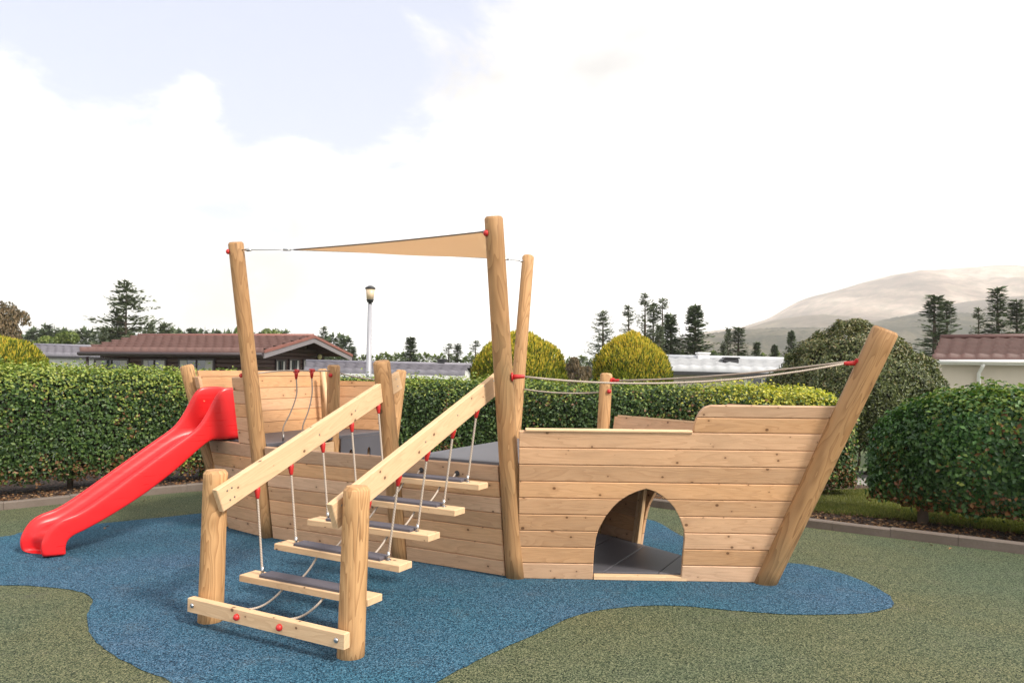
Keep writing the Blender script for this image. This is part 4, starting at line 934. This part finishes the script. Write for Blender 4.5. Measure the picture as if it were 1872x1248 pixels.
GT = 'spruces rising beyond the caravans in the middle'; GR = 'dark spruces behind the maroon roofed house'; GS = 'small conifers beyond the pale caravan roof'; GM = 'small conifers on the skyline between lamp post and masts'
tree('cedar', 'cedar_tree', 228, 517, 46, 120, 'broad airy cedar with flat tiers standing above the left end of the brown tiled roof', None, rot=0)
tree('spire', 'spruce_tree', 645, 634, 70, 17, 'small dark spruce just left of the lamp post', GM)
tree('thin', 'spruce_tree', 590, 596, 60, 26, 'thin pointed conifer poking up behind the gable peak of the chalet', GM)
tree('full', 'spruce_tree', 750, 616, 62, 36, 'full airy spruce midway between the lamp post and the near mast', GM)
tree('thin', 'spruce_tree', 820, 627, 64, 24, 'slim conifer, left one of the close pair nearer the near mast', GM)
tree('spire', 'spruce_tree', 836, 628, 66, 20, 'narrow conifer, right one of the close pair nearer the near mast', GM)
tree('thin', 'spruce_tree', 869, 622, 60, 26, 'wispy conifer touching the left edge of the golden dome behind the mast', GM)
tree('leaning', 'pine_tree', 1102, 567, 50, 66, 'sparse grey pine with long low branches left of the second golden dome', GT, rot=.2)
tree('thin', 'spruce_tree', 1149, 557, 52, 33, 'thin airy spruce right above the second golden dome', GT)
tree('thin', 'spruce_tree', 1179, 535, 52, 33, 'tallest and thinnest spruce of the middle cluster', GT)
tree('spire2', 'spruce_tree', 1194, 556, 55, 28, 'dark narrow spruce close behind the tallest one of the cluster', GT)
tree('thin', 'spruce_tree', 1211, 544, 54, 30, 'second tallest thin spruce of the middle cluster, bare between tiers', GT)
tree('full', 'spruce_tree', 1226, 574, 50, 46, 'broad shorter spruce at the right foot of the middle cluster', GT)
tree('bushy', 'spruce_tree', 1205, 598, 49, 52, 'low bushy conifer at the base of the middle cluster', GT)
tree('full', 'spruce_tree', 1271, 558, 50, 54, 'large full dark spruce standing by itself over the left end of the pale caravan roof', GT)
tree('bushy', 'spruce_tree', 1331, 602, 56, 34, 'grey bushy conifer, left of the twin pair above the roof vents', GS)
tree('spire2', 'spruce_tree', 1350, 599, 56, 32, 'grey bushy conifer, right of the twin pair above the roof vents', GS)
tree('full', 'spruce_tree', 1383, 625, 58, 26, 'low conifer in the middle above the pale caravan roof', GS)
tree('full', 'spruce_tree', 1416, 630, 58, 24, 'lowest conifer near the right end of the pale caravan roof', GS)
tree('full', 'spruce_tree', 1447, 604, 60, 26, 'small spruce half hidden by the left flank of the big olive shrub', GS)
tree('spire2', 'spruce_tree', 1709, 541, 48, 46, 'tall dark spruce at the left gable of the maroon roofed house', GR)
tree('spire2', 'spruce_tree', 1732, 552, 50, 42, 'dark spruce just right of the one at the house gable and a little shorter', GR)
tree('thin', 'spruce_tree', 1790, 561, 52, 30, 'narrow dark spruce standing alone above the middle of the maroon roof', GR)
tree('spire2', 'spruce_tree', 1825, 527, 50, 42, 'tallest dark spruce above the maroon roof', GR)
tree('spire', 'spruce_tree', 1860, 547, 50, 38, 'dark spruce at the right edge of the photo above the maroon roof', GR)
tree('spire', 'spruce_tree', 1901, 535, 52, 40, 'dark spruce just outside the right edge of the photo', GR)
tree('brown', 'broadleaf_tree', 2, 552, 40, 120, 'brownish leafy tree at the left edge above the golden conifer', None, 'tree')
tree('round', 'broadleaf_tree', 98, 597, 42, 105, 'green leafy tree low behind the grey roof at the left', None)
tree('round2', 'broadleaf_tree', 430, 592, 48, 66, 'round light green tree behind the brown roof, left of the stern mast', 'light green trees behind the brown roof')
tree('round', 'broadleaf_tree', 482, 594, 48, 76, 'wider light green tree behind the brown roof, right of the stern mast', 'light green trees behind the brown roof')
tree('scrub', 'shrub', 1055, 650, 40, 56, 'grey brown shrub between the two golden domes', None, 'shrub')
tree('scrub', 'shrub', 1028, 655, 42, 44, 'smaller grey brown shrub against the right side of the golden dome', None, 'shrub')
tree('bushy', 'spruce_tree', 188, 603, 44, 46, 'dense dark conifer at the lower left foot of the cedar', None)
tree('bushy', 'spruce_tree', 276, 592, 44, 40, 'dense conifer at the lower right foot of the cedar', None)
# far-off wood
def woodland(spans, Y0, seed, m='spruce', label='far-off belt of dark conifers along the skyline'):
    r = np.random.default_rng(seed); V, F = [], []; base = 0
    geos = [conifer_geo(H=6.0, Rm=1.5, seed=60+k, gap=.5, nb=5, size=.55, up=.3, zb=.02) for k in range(4)]
    for (x0, x1, y0, y1, step) in spans:
        x = x0
        while x < x1:
            Y = Y0*r.uniform(.93, 1.07); c_ = at(x, 650, Y); zt = at(x, r.uniform(y0, y1), Y).z; zb = gy(Y); v, f = geos[r.integers(4)]
            s = (zt-zb)/6.0; a = r.uniform(0, 6.28); sx = s*r.uniform(.8, 1.5); vv = np.stack([(v[:, 0]*math.cos(a)-v[:, 1]*math.sin(a))*sx+c_.x, (v[:, 0]*math.sin(a)+v[:, 1]*math.cos(a))*sx+Y, v[:, 2]*s+zb], 1)
            V.append(vv); F.append(f+base); base += len(vv); x += step*r.uniform(.6, 1.4)
    tag(nmesh('woodland', np.concatenate(V), np.concatenate(F), M[m], label=label), kind='stuff')
woodland([(-80, 60, 600, 615, 9), (60, 170, 594, 612, 7), (170, 300, 604, 618, 7), (290, 430, 601, 614, 7), (430, 640, 606, 622, 9)], 95, 1)
woodland([(600, 700, 646, 655, 7), (690, 880, 644, 660, 6), (880, 1100, 650, 664, 7), (1100, 1470, 640, 658, 8), (1470, 1900, 640, 655, 10)], 95, 2, 'dec', 'low far-off trees and bushes along the skyline')
# ---------------------------------------------------------------- buildings
def roof_slope(name, a, b, c_, d, m, parent, tw=.33, course=.56, amp=.016, th=.05, label=None):
    """a-b ridge, d-c eave (a above d)"""
    a, b, c_, d = map(Vector, (a, b, c_, d)); ln = ((b-a).length+(c_-d).length)/2; sl_ = ((d-a).length+(c_-b).length)/2
    nu = max(8, int(ln/tw*6)); nc = max(3, int(sl_/course)); n_ = (b-a).cross(d-a).normalized(); n_ = n_ if n_.z > 0 else -n_
    V, F = [], []; rows = []
    for k in range(nc):
        for (t, h) in (((k-(.16 if k else 0))/nc, .0), ((k+1)/nc, .10)):
            row = []
            for i in range(nu+1):
                u = i/nu; p = a.lerp(b, u).lerp(d.lerp(c_, u), t); ph = u*ln/tw*2*math.pi; w_ = (math.sin(ph)+.35*math.sin(2*ph))*amp
                row.append(len(V)); V.append(tuple(p+n_*(h+w_+random.uniform(-.0015, .0015))))
            rows.append(row)
    row = []
    for i in range(nu+1):
        u = i/nu; row.append(len(V)); V.append(tuple(d.lerp(c_, u)-n_*th))
    rows.append(row)
    for r0, r1 in zip(rows, rows[1:]):
        for i in range(nu): F.append((r0[i], r1[i], r1[i+1], r0[i+1]))
    return nmesh(name, V, F, m, parent, label=label)
def slab(mb, pts, th, n_=None):
    pts = [Vector(p) for p in pts]; n_ = n_ or (pts[1]-pts[0]).cross(pts[2]-pts[0]).normalized(); a = mb.add(*pts); b = mb.add(*[p-n_*th for p in pts]); k = len(pts)
    mb.face([a+i for i in range(k)]); mb.face([b+i for i in range(k)][::-1])
    for i in range(k): j = (i+1) % k; mb.face([a+j, a+i, b+i, b+j])
# dark timber chalet
E1 = at(482, 642, 23.0); EZ = E1.z; GD = Vector((.177, .984, 0)); RD = Vector((-.984, .177, 0)); LC = 6.9; WC = 7.0
AP = at(573, 615, 23+WC*.5*.984)
ch = empty('chalet', (E1.x-2, 25, gy(25)), 'dark timber chalet with terracotta tiled roof and white wall lamp behind the hedge', 'chalet')
e1 = E1.copy(); rp = Vector((E1.x, E1.y, 0))+GD*WC*.5; rp.z = AP.z; e2 = Vector((E1.x, E1.y, EZ))+GD*WC
rl0 = rp+RD*(LC+.1); el0 = e1+RD*(LC-.4); er0 = e2+RD*(LC)
roof_slope('roof', rl0, rp, e1, el0, M['rtile'], ch, label='terracotta tiled roof'); roof_slope('roof', rp, rl0, er0, e2, M['rtile'], ch)
mb = MB(); mb.tube([rl0+ZZ*.03, rp+ZZ*.03], .07, 8); mb.build('ridge_cap', M['verge'], ch)
for (p, q) in ((e1, rp), (rp, e2)):
    d = (q-p).normalized(); mb = MB(); n0 = -RD
    slab(mb, [p+n0*.06+ZZ*.05, p+n0*.06-ZZ*.05, q+n0*.06-ZZ*.05, q+n0*.06+ZZ*.05], .05); mb.build('verge_tiles', M['verge'], ch)
    mb = MB(); slab(mb, [p+n0*.03-ZZ*.055, p+n0*.03-ZZ*.22, q+n0*.03-ZZ*.22, q+n0*.03-ZZ*.055], .04); mb.build('bargeboard', M['soffit'], ch)
mb = MB(); slab(mb, [e1-ZZ*.06, e1-ZZ*.17, el0-ZZ*.17, el0-ZZ*.06], .05); mb.tube([el0-ZZ*.10-GD*.06, e1-ZZ*.10-GD*.06], .06, 8); mb.build('gutter', M['chalet_trim'], ch)
inn = .55; g1 = Vector((e1.x, e1.y, 0))+GD*inn+RD*.9; g2 = Vector((e1.x, e1.y, 0))+GD*(WC-inn)+RD*.9; gapx = (g1+g2)/2; zb = gy(25); zw = EZ-.02
slope = (rp.z-EZ)/(WC*.5)
def chalet_wall(a, b, ztf, name='wall', holes=(), board=.145):
    X = (b-a).normalized(); ln = (b-a).length; nn = X.cross(ZZ)
    mb = MB(); z = zb
    while z < max(ztf(0), ztf(ln/2), ztf(ln))-.01:
        z1 = z+board; s0, s1 = 0, ln
        if z1 > ztf(0)+.001: # gable part
            s0 = max(0, (z1-ztf(0))/slope if slope else 0); s1 = ln-s0
        if s1-s0 > .1:
            c0 = Vector((a.x, a.y, 0))+X*s0; mb.prism([(0, 0), (s1-s0, 0), (s1-s0, board-.012), (0, board-.012)], c0+ZZ*z+nn*0, X, ZZ, nn, .12, None, .02)
        z = z1
    mb.build(name, M['chalet'], ch); mb = MB(); return X, nn
Xg, ng = chalet_wall(g1, g2, lambda s: zw+slope*min(s+inn, (g2-g1).length-s+inn))
l1 = g1+RD*(LC-1.6); Xl, nl = chalet_wall(l1, g1, lambda s: zw)
g4 = g2+RD*(LC-1.6); 
r_ = [chalet_wall(g2, g4, lambda s: zw), chalet_wall(g4, l1, lambda s: zw+slope*min(s+inn, (g2-g1).length-s+inn))]
def hole(parent, base, X, nn, px_, ytop, w_, h_, name='window', curtain=True, frame='chalet_trim', ybot=None):
    """window on the vertical plane through base with normal nn at pixel column px_"""
    d = ray(px_, ytop); o_ = Vector((0, 0, CAM_Z)); t = (base-o_).dot(nn)/d.dot(nn); p = o_+d*t; p = p+nn*.03
    mb = MB(); fw = .06
    for (x0, x1, z0, z1) in ((-w_/2, -w_/2+fw, -h_, 0), (w_/2-fw, w_/2, -h_, 0), (-w_/2+fw, w_/2-fw, -fw, 0), (-w_/2+fw, w_/2-fw, -h_, -h_+fw), (-.02, .02, -h_+fw, -fw)):
        mb.prism([(x0, z0), (x1, z0), (x1, z1), (x0, z1)], p+nn*.02, X, ZZ, nn, .06)
    f = mb.build(name, M[frame], parent); mb = MB(); mb.prism([(-w_/2+fw, -h_+fw), (w_/2-fw, -h_+fw), (w_/2-fw, -fw), (-w_/2+fw, -fw)], p-nn*.01, X, ZZ, nn, .015); mb.build('pane', M['glass'], f)
    if curtain:
        mb = MB(); mb.prism([(-w_/2+fw, -h_+fw), (-w_*.2, -h_+fw), (-w_*.26, -fw), (-w_/2+fw, -fw)], p+nn*.003, X, ZZ, nn, .008); mb.build('curtain', M['curtain'], f); mb = MB(); mb.prism([(w_*.2, -h_+fw), (w_/2-fw, -h_+fw), (w_/2-fw, -fw), (w_*.26, -fw)], p+nn*.003, X, ZZ, nn, .008); mb.build('curtain', M['curtain'], f)
hole(ch, g1, Xg, ng, 512, 657, .75, 1.1); hole(ch, g1, Xg, ng, 537, 656, .85, 2.0, 'door'); hole(ch, g1, Xg, ng, 561, 656, .75, 1.1)
for px_ in (205, 283, 360): hole(ch, g1, Xl, nl, px_, 655, 1.3 if px_ != 283 else .9, 1.0)
d = ray(580, 652); t = (g1-Vector((0, 0, CAM_Z))).dot(ng)/d.dot(ng); p = Vector((0, 0, CAM_Z))+d*t
mb = MB(); mb.ball(p+ng*.10, .09, 10, (1, 1, 1.2)); wl = mb.build('wall_lamp', M['lamp_glow'], ch); mb = MB(); mb.box(p+ng*.02-ZZ*.02, Xg, ZZ, ng, .10, .12, .05); mb.build('bracket', M['dark'], wl)
mb = MB(); pp = el0-ZZ*.2+RD*-.25+GD*.05; mb.tube([pp, pp+ZZ*(zb-pp.z)], .05, 8); mb.build('porch_post', M['chalet_trim'], ch)
# holiday caravans with tiled roofs
def caravan(name, xr0, yr0, xr1, yr1, xe0, ye0, xe1, ye1, Yr, Ye, tile, wallm, label, group, vents=(), wins=(), dY=(0, 0), facia='dark', end=None):
    A, B = at(xr0, yr0, Yr+dY[0]), at(xr1, yr1, Yr+dY[1]); D, C_ = at(xe0, ye0, Ye+dY[0]), at(xe1, ye1, Ye+dY[1])
    root = empty(name, ((A.x+B.x)/2, Yr, gy(Yr)), label, 'caravan', group); z0 = gy(Yr)
    roof_slope('roof', A, B, C_, D, tile, root)
    back = lambda P, Q: Vector((2*P.x-Q.x, 2*P.y-Q.y, Q.z))
    D2, C2 = back(A, D), back(B, C_); roof_slope('roof', B, A, D2, C2, tile, root)
    mb = MB(); mb.tube([A+ZZ*.03, B+ZZ*.03], .06, 8); mb.build('ridge_cap', tile, root)
    X = (C_-D).normalized(); nn = X.cross(ZZ).normalized(); 
    if nn.y > 0: nn = -nn
    mb = MB(); slab(mb, [D-ZZ*.05+nn*.02, C_-ZZ*.05+nn*.02, C_-ZZ*.14+nn*.02, D-ZZ*.14+nn*.02], .05, nn); mb.build('gutter', M[facia], root)
    p0, p1 = D-nn*.22+X*.15, C_-nn*.22-X*.15; q0, q1 = D2+nn*.22+X*.15, C2+nn*.22-X*.15
    mb = MB(); zt = D.z-.05
    n_b = 6; 
    h = (zt-z0)/12
    for k in range(12):
        slab(mb, [Vector((p0.x, p0.y, z0+h*k)), Vector((p1.x, p1.y, z0+h*k)), Vector((p1.x, p1.y, z0+h*(k+1)-.01))-nn*.012, Vector((p0.x, p0.y, z0+h*(k+1)-.01))-nn*.012], .08, nn)
    for (s0, s1, r_) in ((p0, q0, A), (p1, q1, B)):
        a_ = mb.add((s0.x, s0.y, z0), (s1.x, s1.y, z0), (s1.x, s1.y, zt), (r_.x+(X.x*.15 if s0 is p0 else -X.x*.15), r_.y, r_.z-.06), (s0.x, s0.y, zt)); mb.face([a_, a_+1, a_+2, a_+3, a_+4])
    a_ = mb.add((q0.x, q0.y, z0), (q1.x, q1.y, z0), (q1.x, q1.y, zt), (q0.x, q0.y, zt)); mb.face([a_, a_+1, a_+2, a_+3]); mb.build('wall', M[wallm], root)
    for (vx, vy, w_) in vents:
        n_ = (B-A).cross(D-A).normalized(); n_ = n_ if n_.z > 0 else -n_; d_ = ray(vx, vy); o_ = Vector((0, 0, CAM_Z)); p = o_+d_*((A-o_).dot(n_)/d_.dot(n_))
        if abs((p-A).length) > 40: p = at(vx, vy, Yr)
        mb = MB(); mb.box(p+ZZ*.06, X, -nn, ZZ, w_, .28, .16, .02); mb.box(p+ZZ*.16, X, -nn, ZZ, w_*1.15, .34, .04, .01); mb.build('roof_vent', M['dark'] if vy > 660 else M['white'], root)
    for (wx, wy, w_, h_) in wins: hole(root, p0, X, nn, wx, wy, w_, h_, frame='white')
    return root, X, nn, p0
caravan('caravan', 60, 631, 186, 634.6, 56, 647.5, 190, 650.5, 31.5, 29.5, M['gtile'], 'white', 'pale sided caravan with dark grey tiled roof at the far left, by the chalet eave', 'holiday caravans beyond the hedge')
caravan('caravan', 560, 662, 862, 669, 556, 677.5, 850, 684, 22.5, 20.6, M['gtile'], 'white', 'long low caravan with lilac grey tiled roof behind the lamp post', 'holiday caravans beyond the hedge', vents=((809, 667, .22),), dY=(.6, -.6), facia='white')
caravan('caravan', 1196, 653.2, 1432, 658.5, 1190, 673.8, 1440, 679, 20.5, 18.8, M['gtile2'], 'cream', 'pink walled caravan with white wavy tiled roof and black vents right of the golden domes', 'holiday caravans beyond the hedge', vents=((1285, 656, .30), (1336, 665, .34)), wins=((1392, 688, .9, .8),), facia='dark')
# maroon roofed house on the right
hs = empty('house', (at(1790, 680, 18).x, 19, gy(18)), 'cream rendered house with maroon tiled roof and white downpipe at the right edge', 'house')
rA, rB = at(1720, 619, 19.6), at(1990, 616, 19.2); eA, eB = at(1704, 655, 17.2), at(1990, 657, 16.8)
roof_slope('roof', rA, rB, eB, eA, M['rtile2'], hs, label='maroon tiled roof'); bk = lambda P, Q: Vector((2*P.x-Q.x, 2*P.y-Q.y, Q.z)); roof_slope('roof', rB, rA, bk(rA, eA), bk(rB, eB), M['rtile2'], hs)
mb = MB(); mb.tube([rA+ZZ*.04, rB+ZZ*.04], .07, 8); mb.build('ridge_cap', M['rtile2'], hs)
X = (eB-eA).normalized(); X.z = 0; X.normalize(); nn = Vector((X.y, -X.x, 0))
mb = MB(); mb.tube([eA+nn*.05-ZZ*.07, eB+nn*.05-ZZ*.05], .045, 10); slab(mb, [eA-ZZ*.05, eB-ZZ*.05, eB-ZZ*.14, eA-ZZ*.14], .04, nn); mb.build('gutter', M['white'], hs)
wa = eA-nn*.30+X*.33; wb = eB-nn*.30; z0 = gy(18)
mb = MB(); slab(mb, [Vector((wa.x, wa.y, z0)), Vector((wb.x, wb.y, z0)), Vector((wb.x, wb.y, eB.z-.1)), Vector((wa.x, wa.y, eA.z-.1))], .15, nn)
wc = bk(rA, eA)+nn*.30+X*.33; a_ = mb.add((wa.x, wa.y, z0), (wc.x, wc.y, z0), (wc.x, wc.y, eA.z-.1), (rA.x+.33, rA.y, rA.z-.12), (wa.x, wa.y, eA.z-.1)); mb.face([a_, a_+1, a_+2, a_+3, a_+4][::-1]); mb.build('wall', M['cream'], hs)
mb = MB(); pL = at(1698, 664, 18.6); pR = at(1732, 664, 18.6); slab(mb, [Vector((pL.x, 18.6, z0)), Vector((pR.x, 18.6, z0)), Vector((pR.x, 18.6, pR.z-.02)), Vector((pL.x, 18.6, pL.z-.02))], 1.6, Vector((0, -1, 0))); mb.build('side_annexe', M['greywall'], hs)
d = ray(1785, 670); o_ = Vector((0, 0, CAM_Z)); p = o_+d*((wa-o_).dot(nn)/d.dot(nn))+nn*.10
mb = MB(); mb.tube([Vector((p.x, p.y, eA.z-.10))+nn*.22, Vector((p.x, p.y, eA.z-.18))+nn*.18, Vector((p.x, p.y, eA.z-.34)), Vector((p.x, p.y, z0))], .042, 10); mb.build('downpipe', M['white'], hs)
# lamp post
lp = at(673.5, 690, 20.0); lt = at(677, 523, 20.0); zb = gy(20); lamp = empty('lamp_post', (lp.x, 20, zb), 'grey lamp post with amber lantern and dark cap behind the hedge', 'lamp post')
tx = lt.x; mb = MB(); zt = at(677, 556, 20).z
mb.tube([(lp.x-.05, 20, zb), (lp.x, 20, zb+1.0), (tx-.005, 20, zt)], .07, 12, True, [.095, .09, .055]); mb.build('pole', M['lamp_pole'], lamp)
mb = MB(); z = zt; mb.tube([(tx, 20, z-.02), (tx, 20, z+.05), (tx, 20, z+.055), (tx, 20, z+.10), (tx, 20, z+.105), (tx, 20, z+.13)], .07, 14, True, [.05, .05, .085, .085, .10, .10]); mb.build('collar', M['dark'], lamp)
mb = MB(); z1 = at(677, 528.5, 20).z; mb.tube([(tx, 20, z+.12), (tx, 20, z1)], .1, 18, True, [.092, .122]); mb.build('lantern', M['diffuser'], lamp)
mb = MB(); z2 = at(677, 523, 20).z; mb.tube([(tx, 20, z1), (tx, 20, z1+.03), (tx, 20, z1+.05), (tx, 20, z2+.01)], .1, 18, True, [.135, .14, .12, .05]); mb.build('cap', M['dark'], lamp)
# ---------------------------------------------------------------- hills
def hillmat(name, stops, sc, fine=None):
    m, t, b = mat(name); g = G(t); o = g.n('ShaderNodeTexCoord').outputs['Object']; f = g.noise(g.map(o, (1, .35, 2.2)), sc, 8, .62, .8)
    c_ = g.ramp(f, stops)
    if fine: c_ = g.mix(g.range(g.noise(o, fine, 4, .7), .4, .6), c_, g.mix(1.0, c_, (.6, .65, .6), 'MULTIPLY'))
    g.l(c_, b.inputs['Base Color']); b.inputs['Roughness'].default_value = 1; b.inputs['Specular IOR Level'].default_value = 0; return m
def hill(name, prof, Y, depth, m, rough, seed, forest=0, ang=None):
    xs_ = np.linspace(prof[0][0], prof[-1][0], 260); ys_ = np.interp(xs_, [p[0] for p in prof], [p[1] for p in prof]); V, F = [], []; nr = 44
    zr = np.array([at(x, y, Y).z for x, y in zip(xs_, ys_)]); xr = np.array([at(x, 600, Y).x for x in xs_])
    k = np.ones(5)/5; zr = np.convolve(np.pad(zr, 2, 'edge'), k, 'valid')
    for j in range(nr):
        t = j/(nr-1); tt = t*1.5; prof_h = math.sin(min(tt, 1)*math.pi/2)**.85 if tt <= 1 else max(0, 1-(tt-1)*1.2)
        yy = Y-depth+depth*tt
        for i in range(260):
            P = Vector((xr[i], yy, 0)); n1 = noise.fractal(Vector((xr[i]*rough, yy*rough, seed)), 1.0, 2.1, 6); amp = prof_h*(1-prof_h)*.9+.012
            z = -1+(zr[i]+1)*prof_h*(1+n1*amp)
            if forest and prof_h > .1: z += random.uniform(0, forest)
            V.append((xr[i]*(yy/Y)**.35, yy, z))
    for j in range(nr-1):
        for i in range(259): a_ = j*260+i; F.append((a_, a_+1, a_+261, a_+260))
    return tag(nmesh(name, V, F, m, smooth=not forest), kind='structure')
M['mtn'] = hillmat('moorland', [(.36, (.10, .075, .06)), (.46, (.22, .155, .125)), (.54, (.40, .30, .24)), (.64, (.62, .49, .41))], .0035, .03)
M['moor'] = hillmat('heather_hill', [(.3, (.10, .08, .07)), (.55, (.17, .13, .10)), (.7, (.26, .21, .15))], .006, .05)
M['forest'] = hillmat('forest_hill', [(.36, (.020, .024, .016)), (.5, (.055, .052, .034)), (.62, (.16, .13, .09))], .012, .15)
hill('mountain', [(1180, 640), (1290, 606), (1340, 602), (1400, 584), (1430, 566), (1458, 550), (1511, 536), (1576, 517), (1627, 505), (1715, 498), (1760, 494), (1803, 490), (1836, 490), (1855, 495), (1872, 498), (2000, 505), (2200, 540), (2500, 600)], 2600, 1100, M['mtn'], .0028, 3)
hill('moor_hill', [(1240, 640), (1300, 612), (1370, 598), (1400, 589), (1430, 583), (1463, 578), (1520, 582), (1576, 590), (1640, 580), (1700, 562), (1760, 552), (1830, 545), (1900, 540), (2100, 540), (2300, 600)], 1700, 600, M['moor'], .004, 9)
hill('forest_hill', [(1150, 645), (1230, 622), (1300, 612), (1350, 607), (1420, 604), (1480, 604), (1530, 601), (1592, 592), (1627, 583), (1660, 580), (1697, 578), (1778, 583), (1813, 586), (1872, 592), (2000, 596), (2300, 610)], 1200, 500, M['forest'], .01, 5, 3.0)
# ---------------------------------------------------------------- air
def haze_box(x0, x1, y0, y1, z0, z1, dens):
    mb = MB(); mb.abox(x0, x1, y0, y1, z0, z1); o = mb.build('haze', bpy.data.materials.new('haze')); m = o.data.materials[0]; m.use_nodes = True; t = m.node_tree; t.nodes.clear()
    v = t.nodes.new('ShaderNodeVolumePrincipled'); v.inputs['Color'].default_value = (1, .975, .965, 1); v.inputs['Density'].default_value = dens; v.inputs['Anisotropy'].default_value = .2
    u = t.nodes.new('ShaderNodeOutputMaterial'); t.links.new(v.outputs[0], u.inputs['Volume']); tag(o, kind='stuff', label='thin bright haze hanging in the air before the mountain'); return o
haze_box(-6000, 6000, -60, 3600, -3, 460, 3.3e-4)
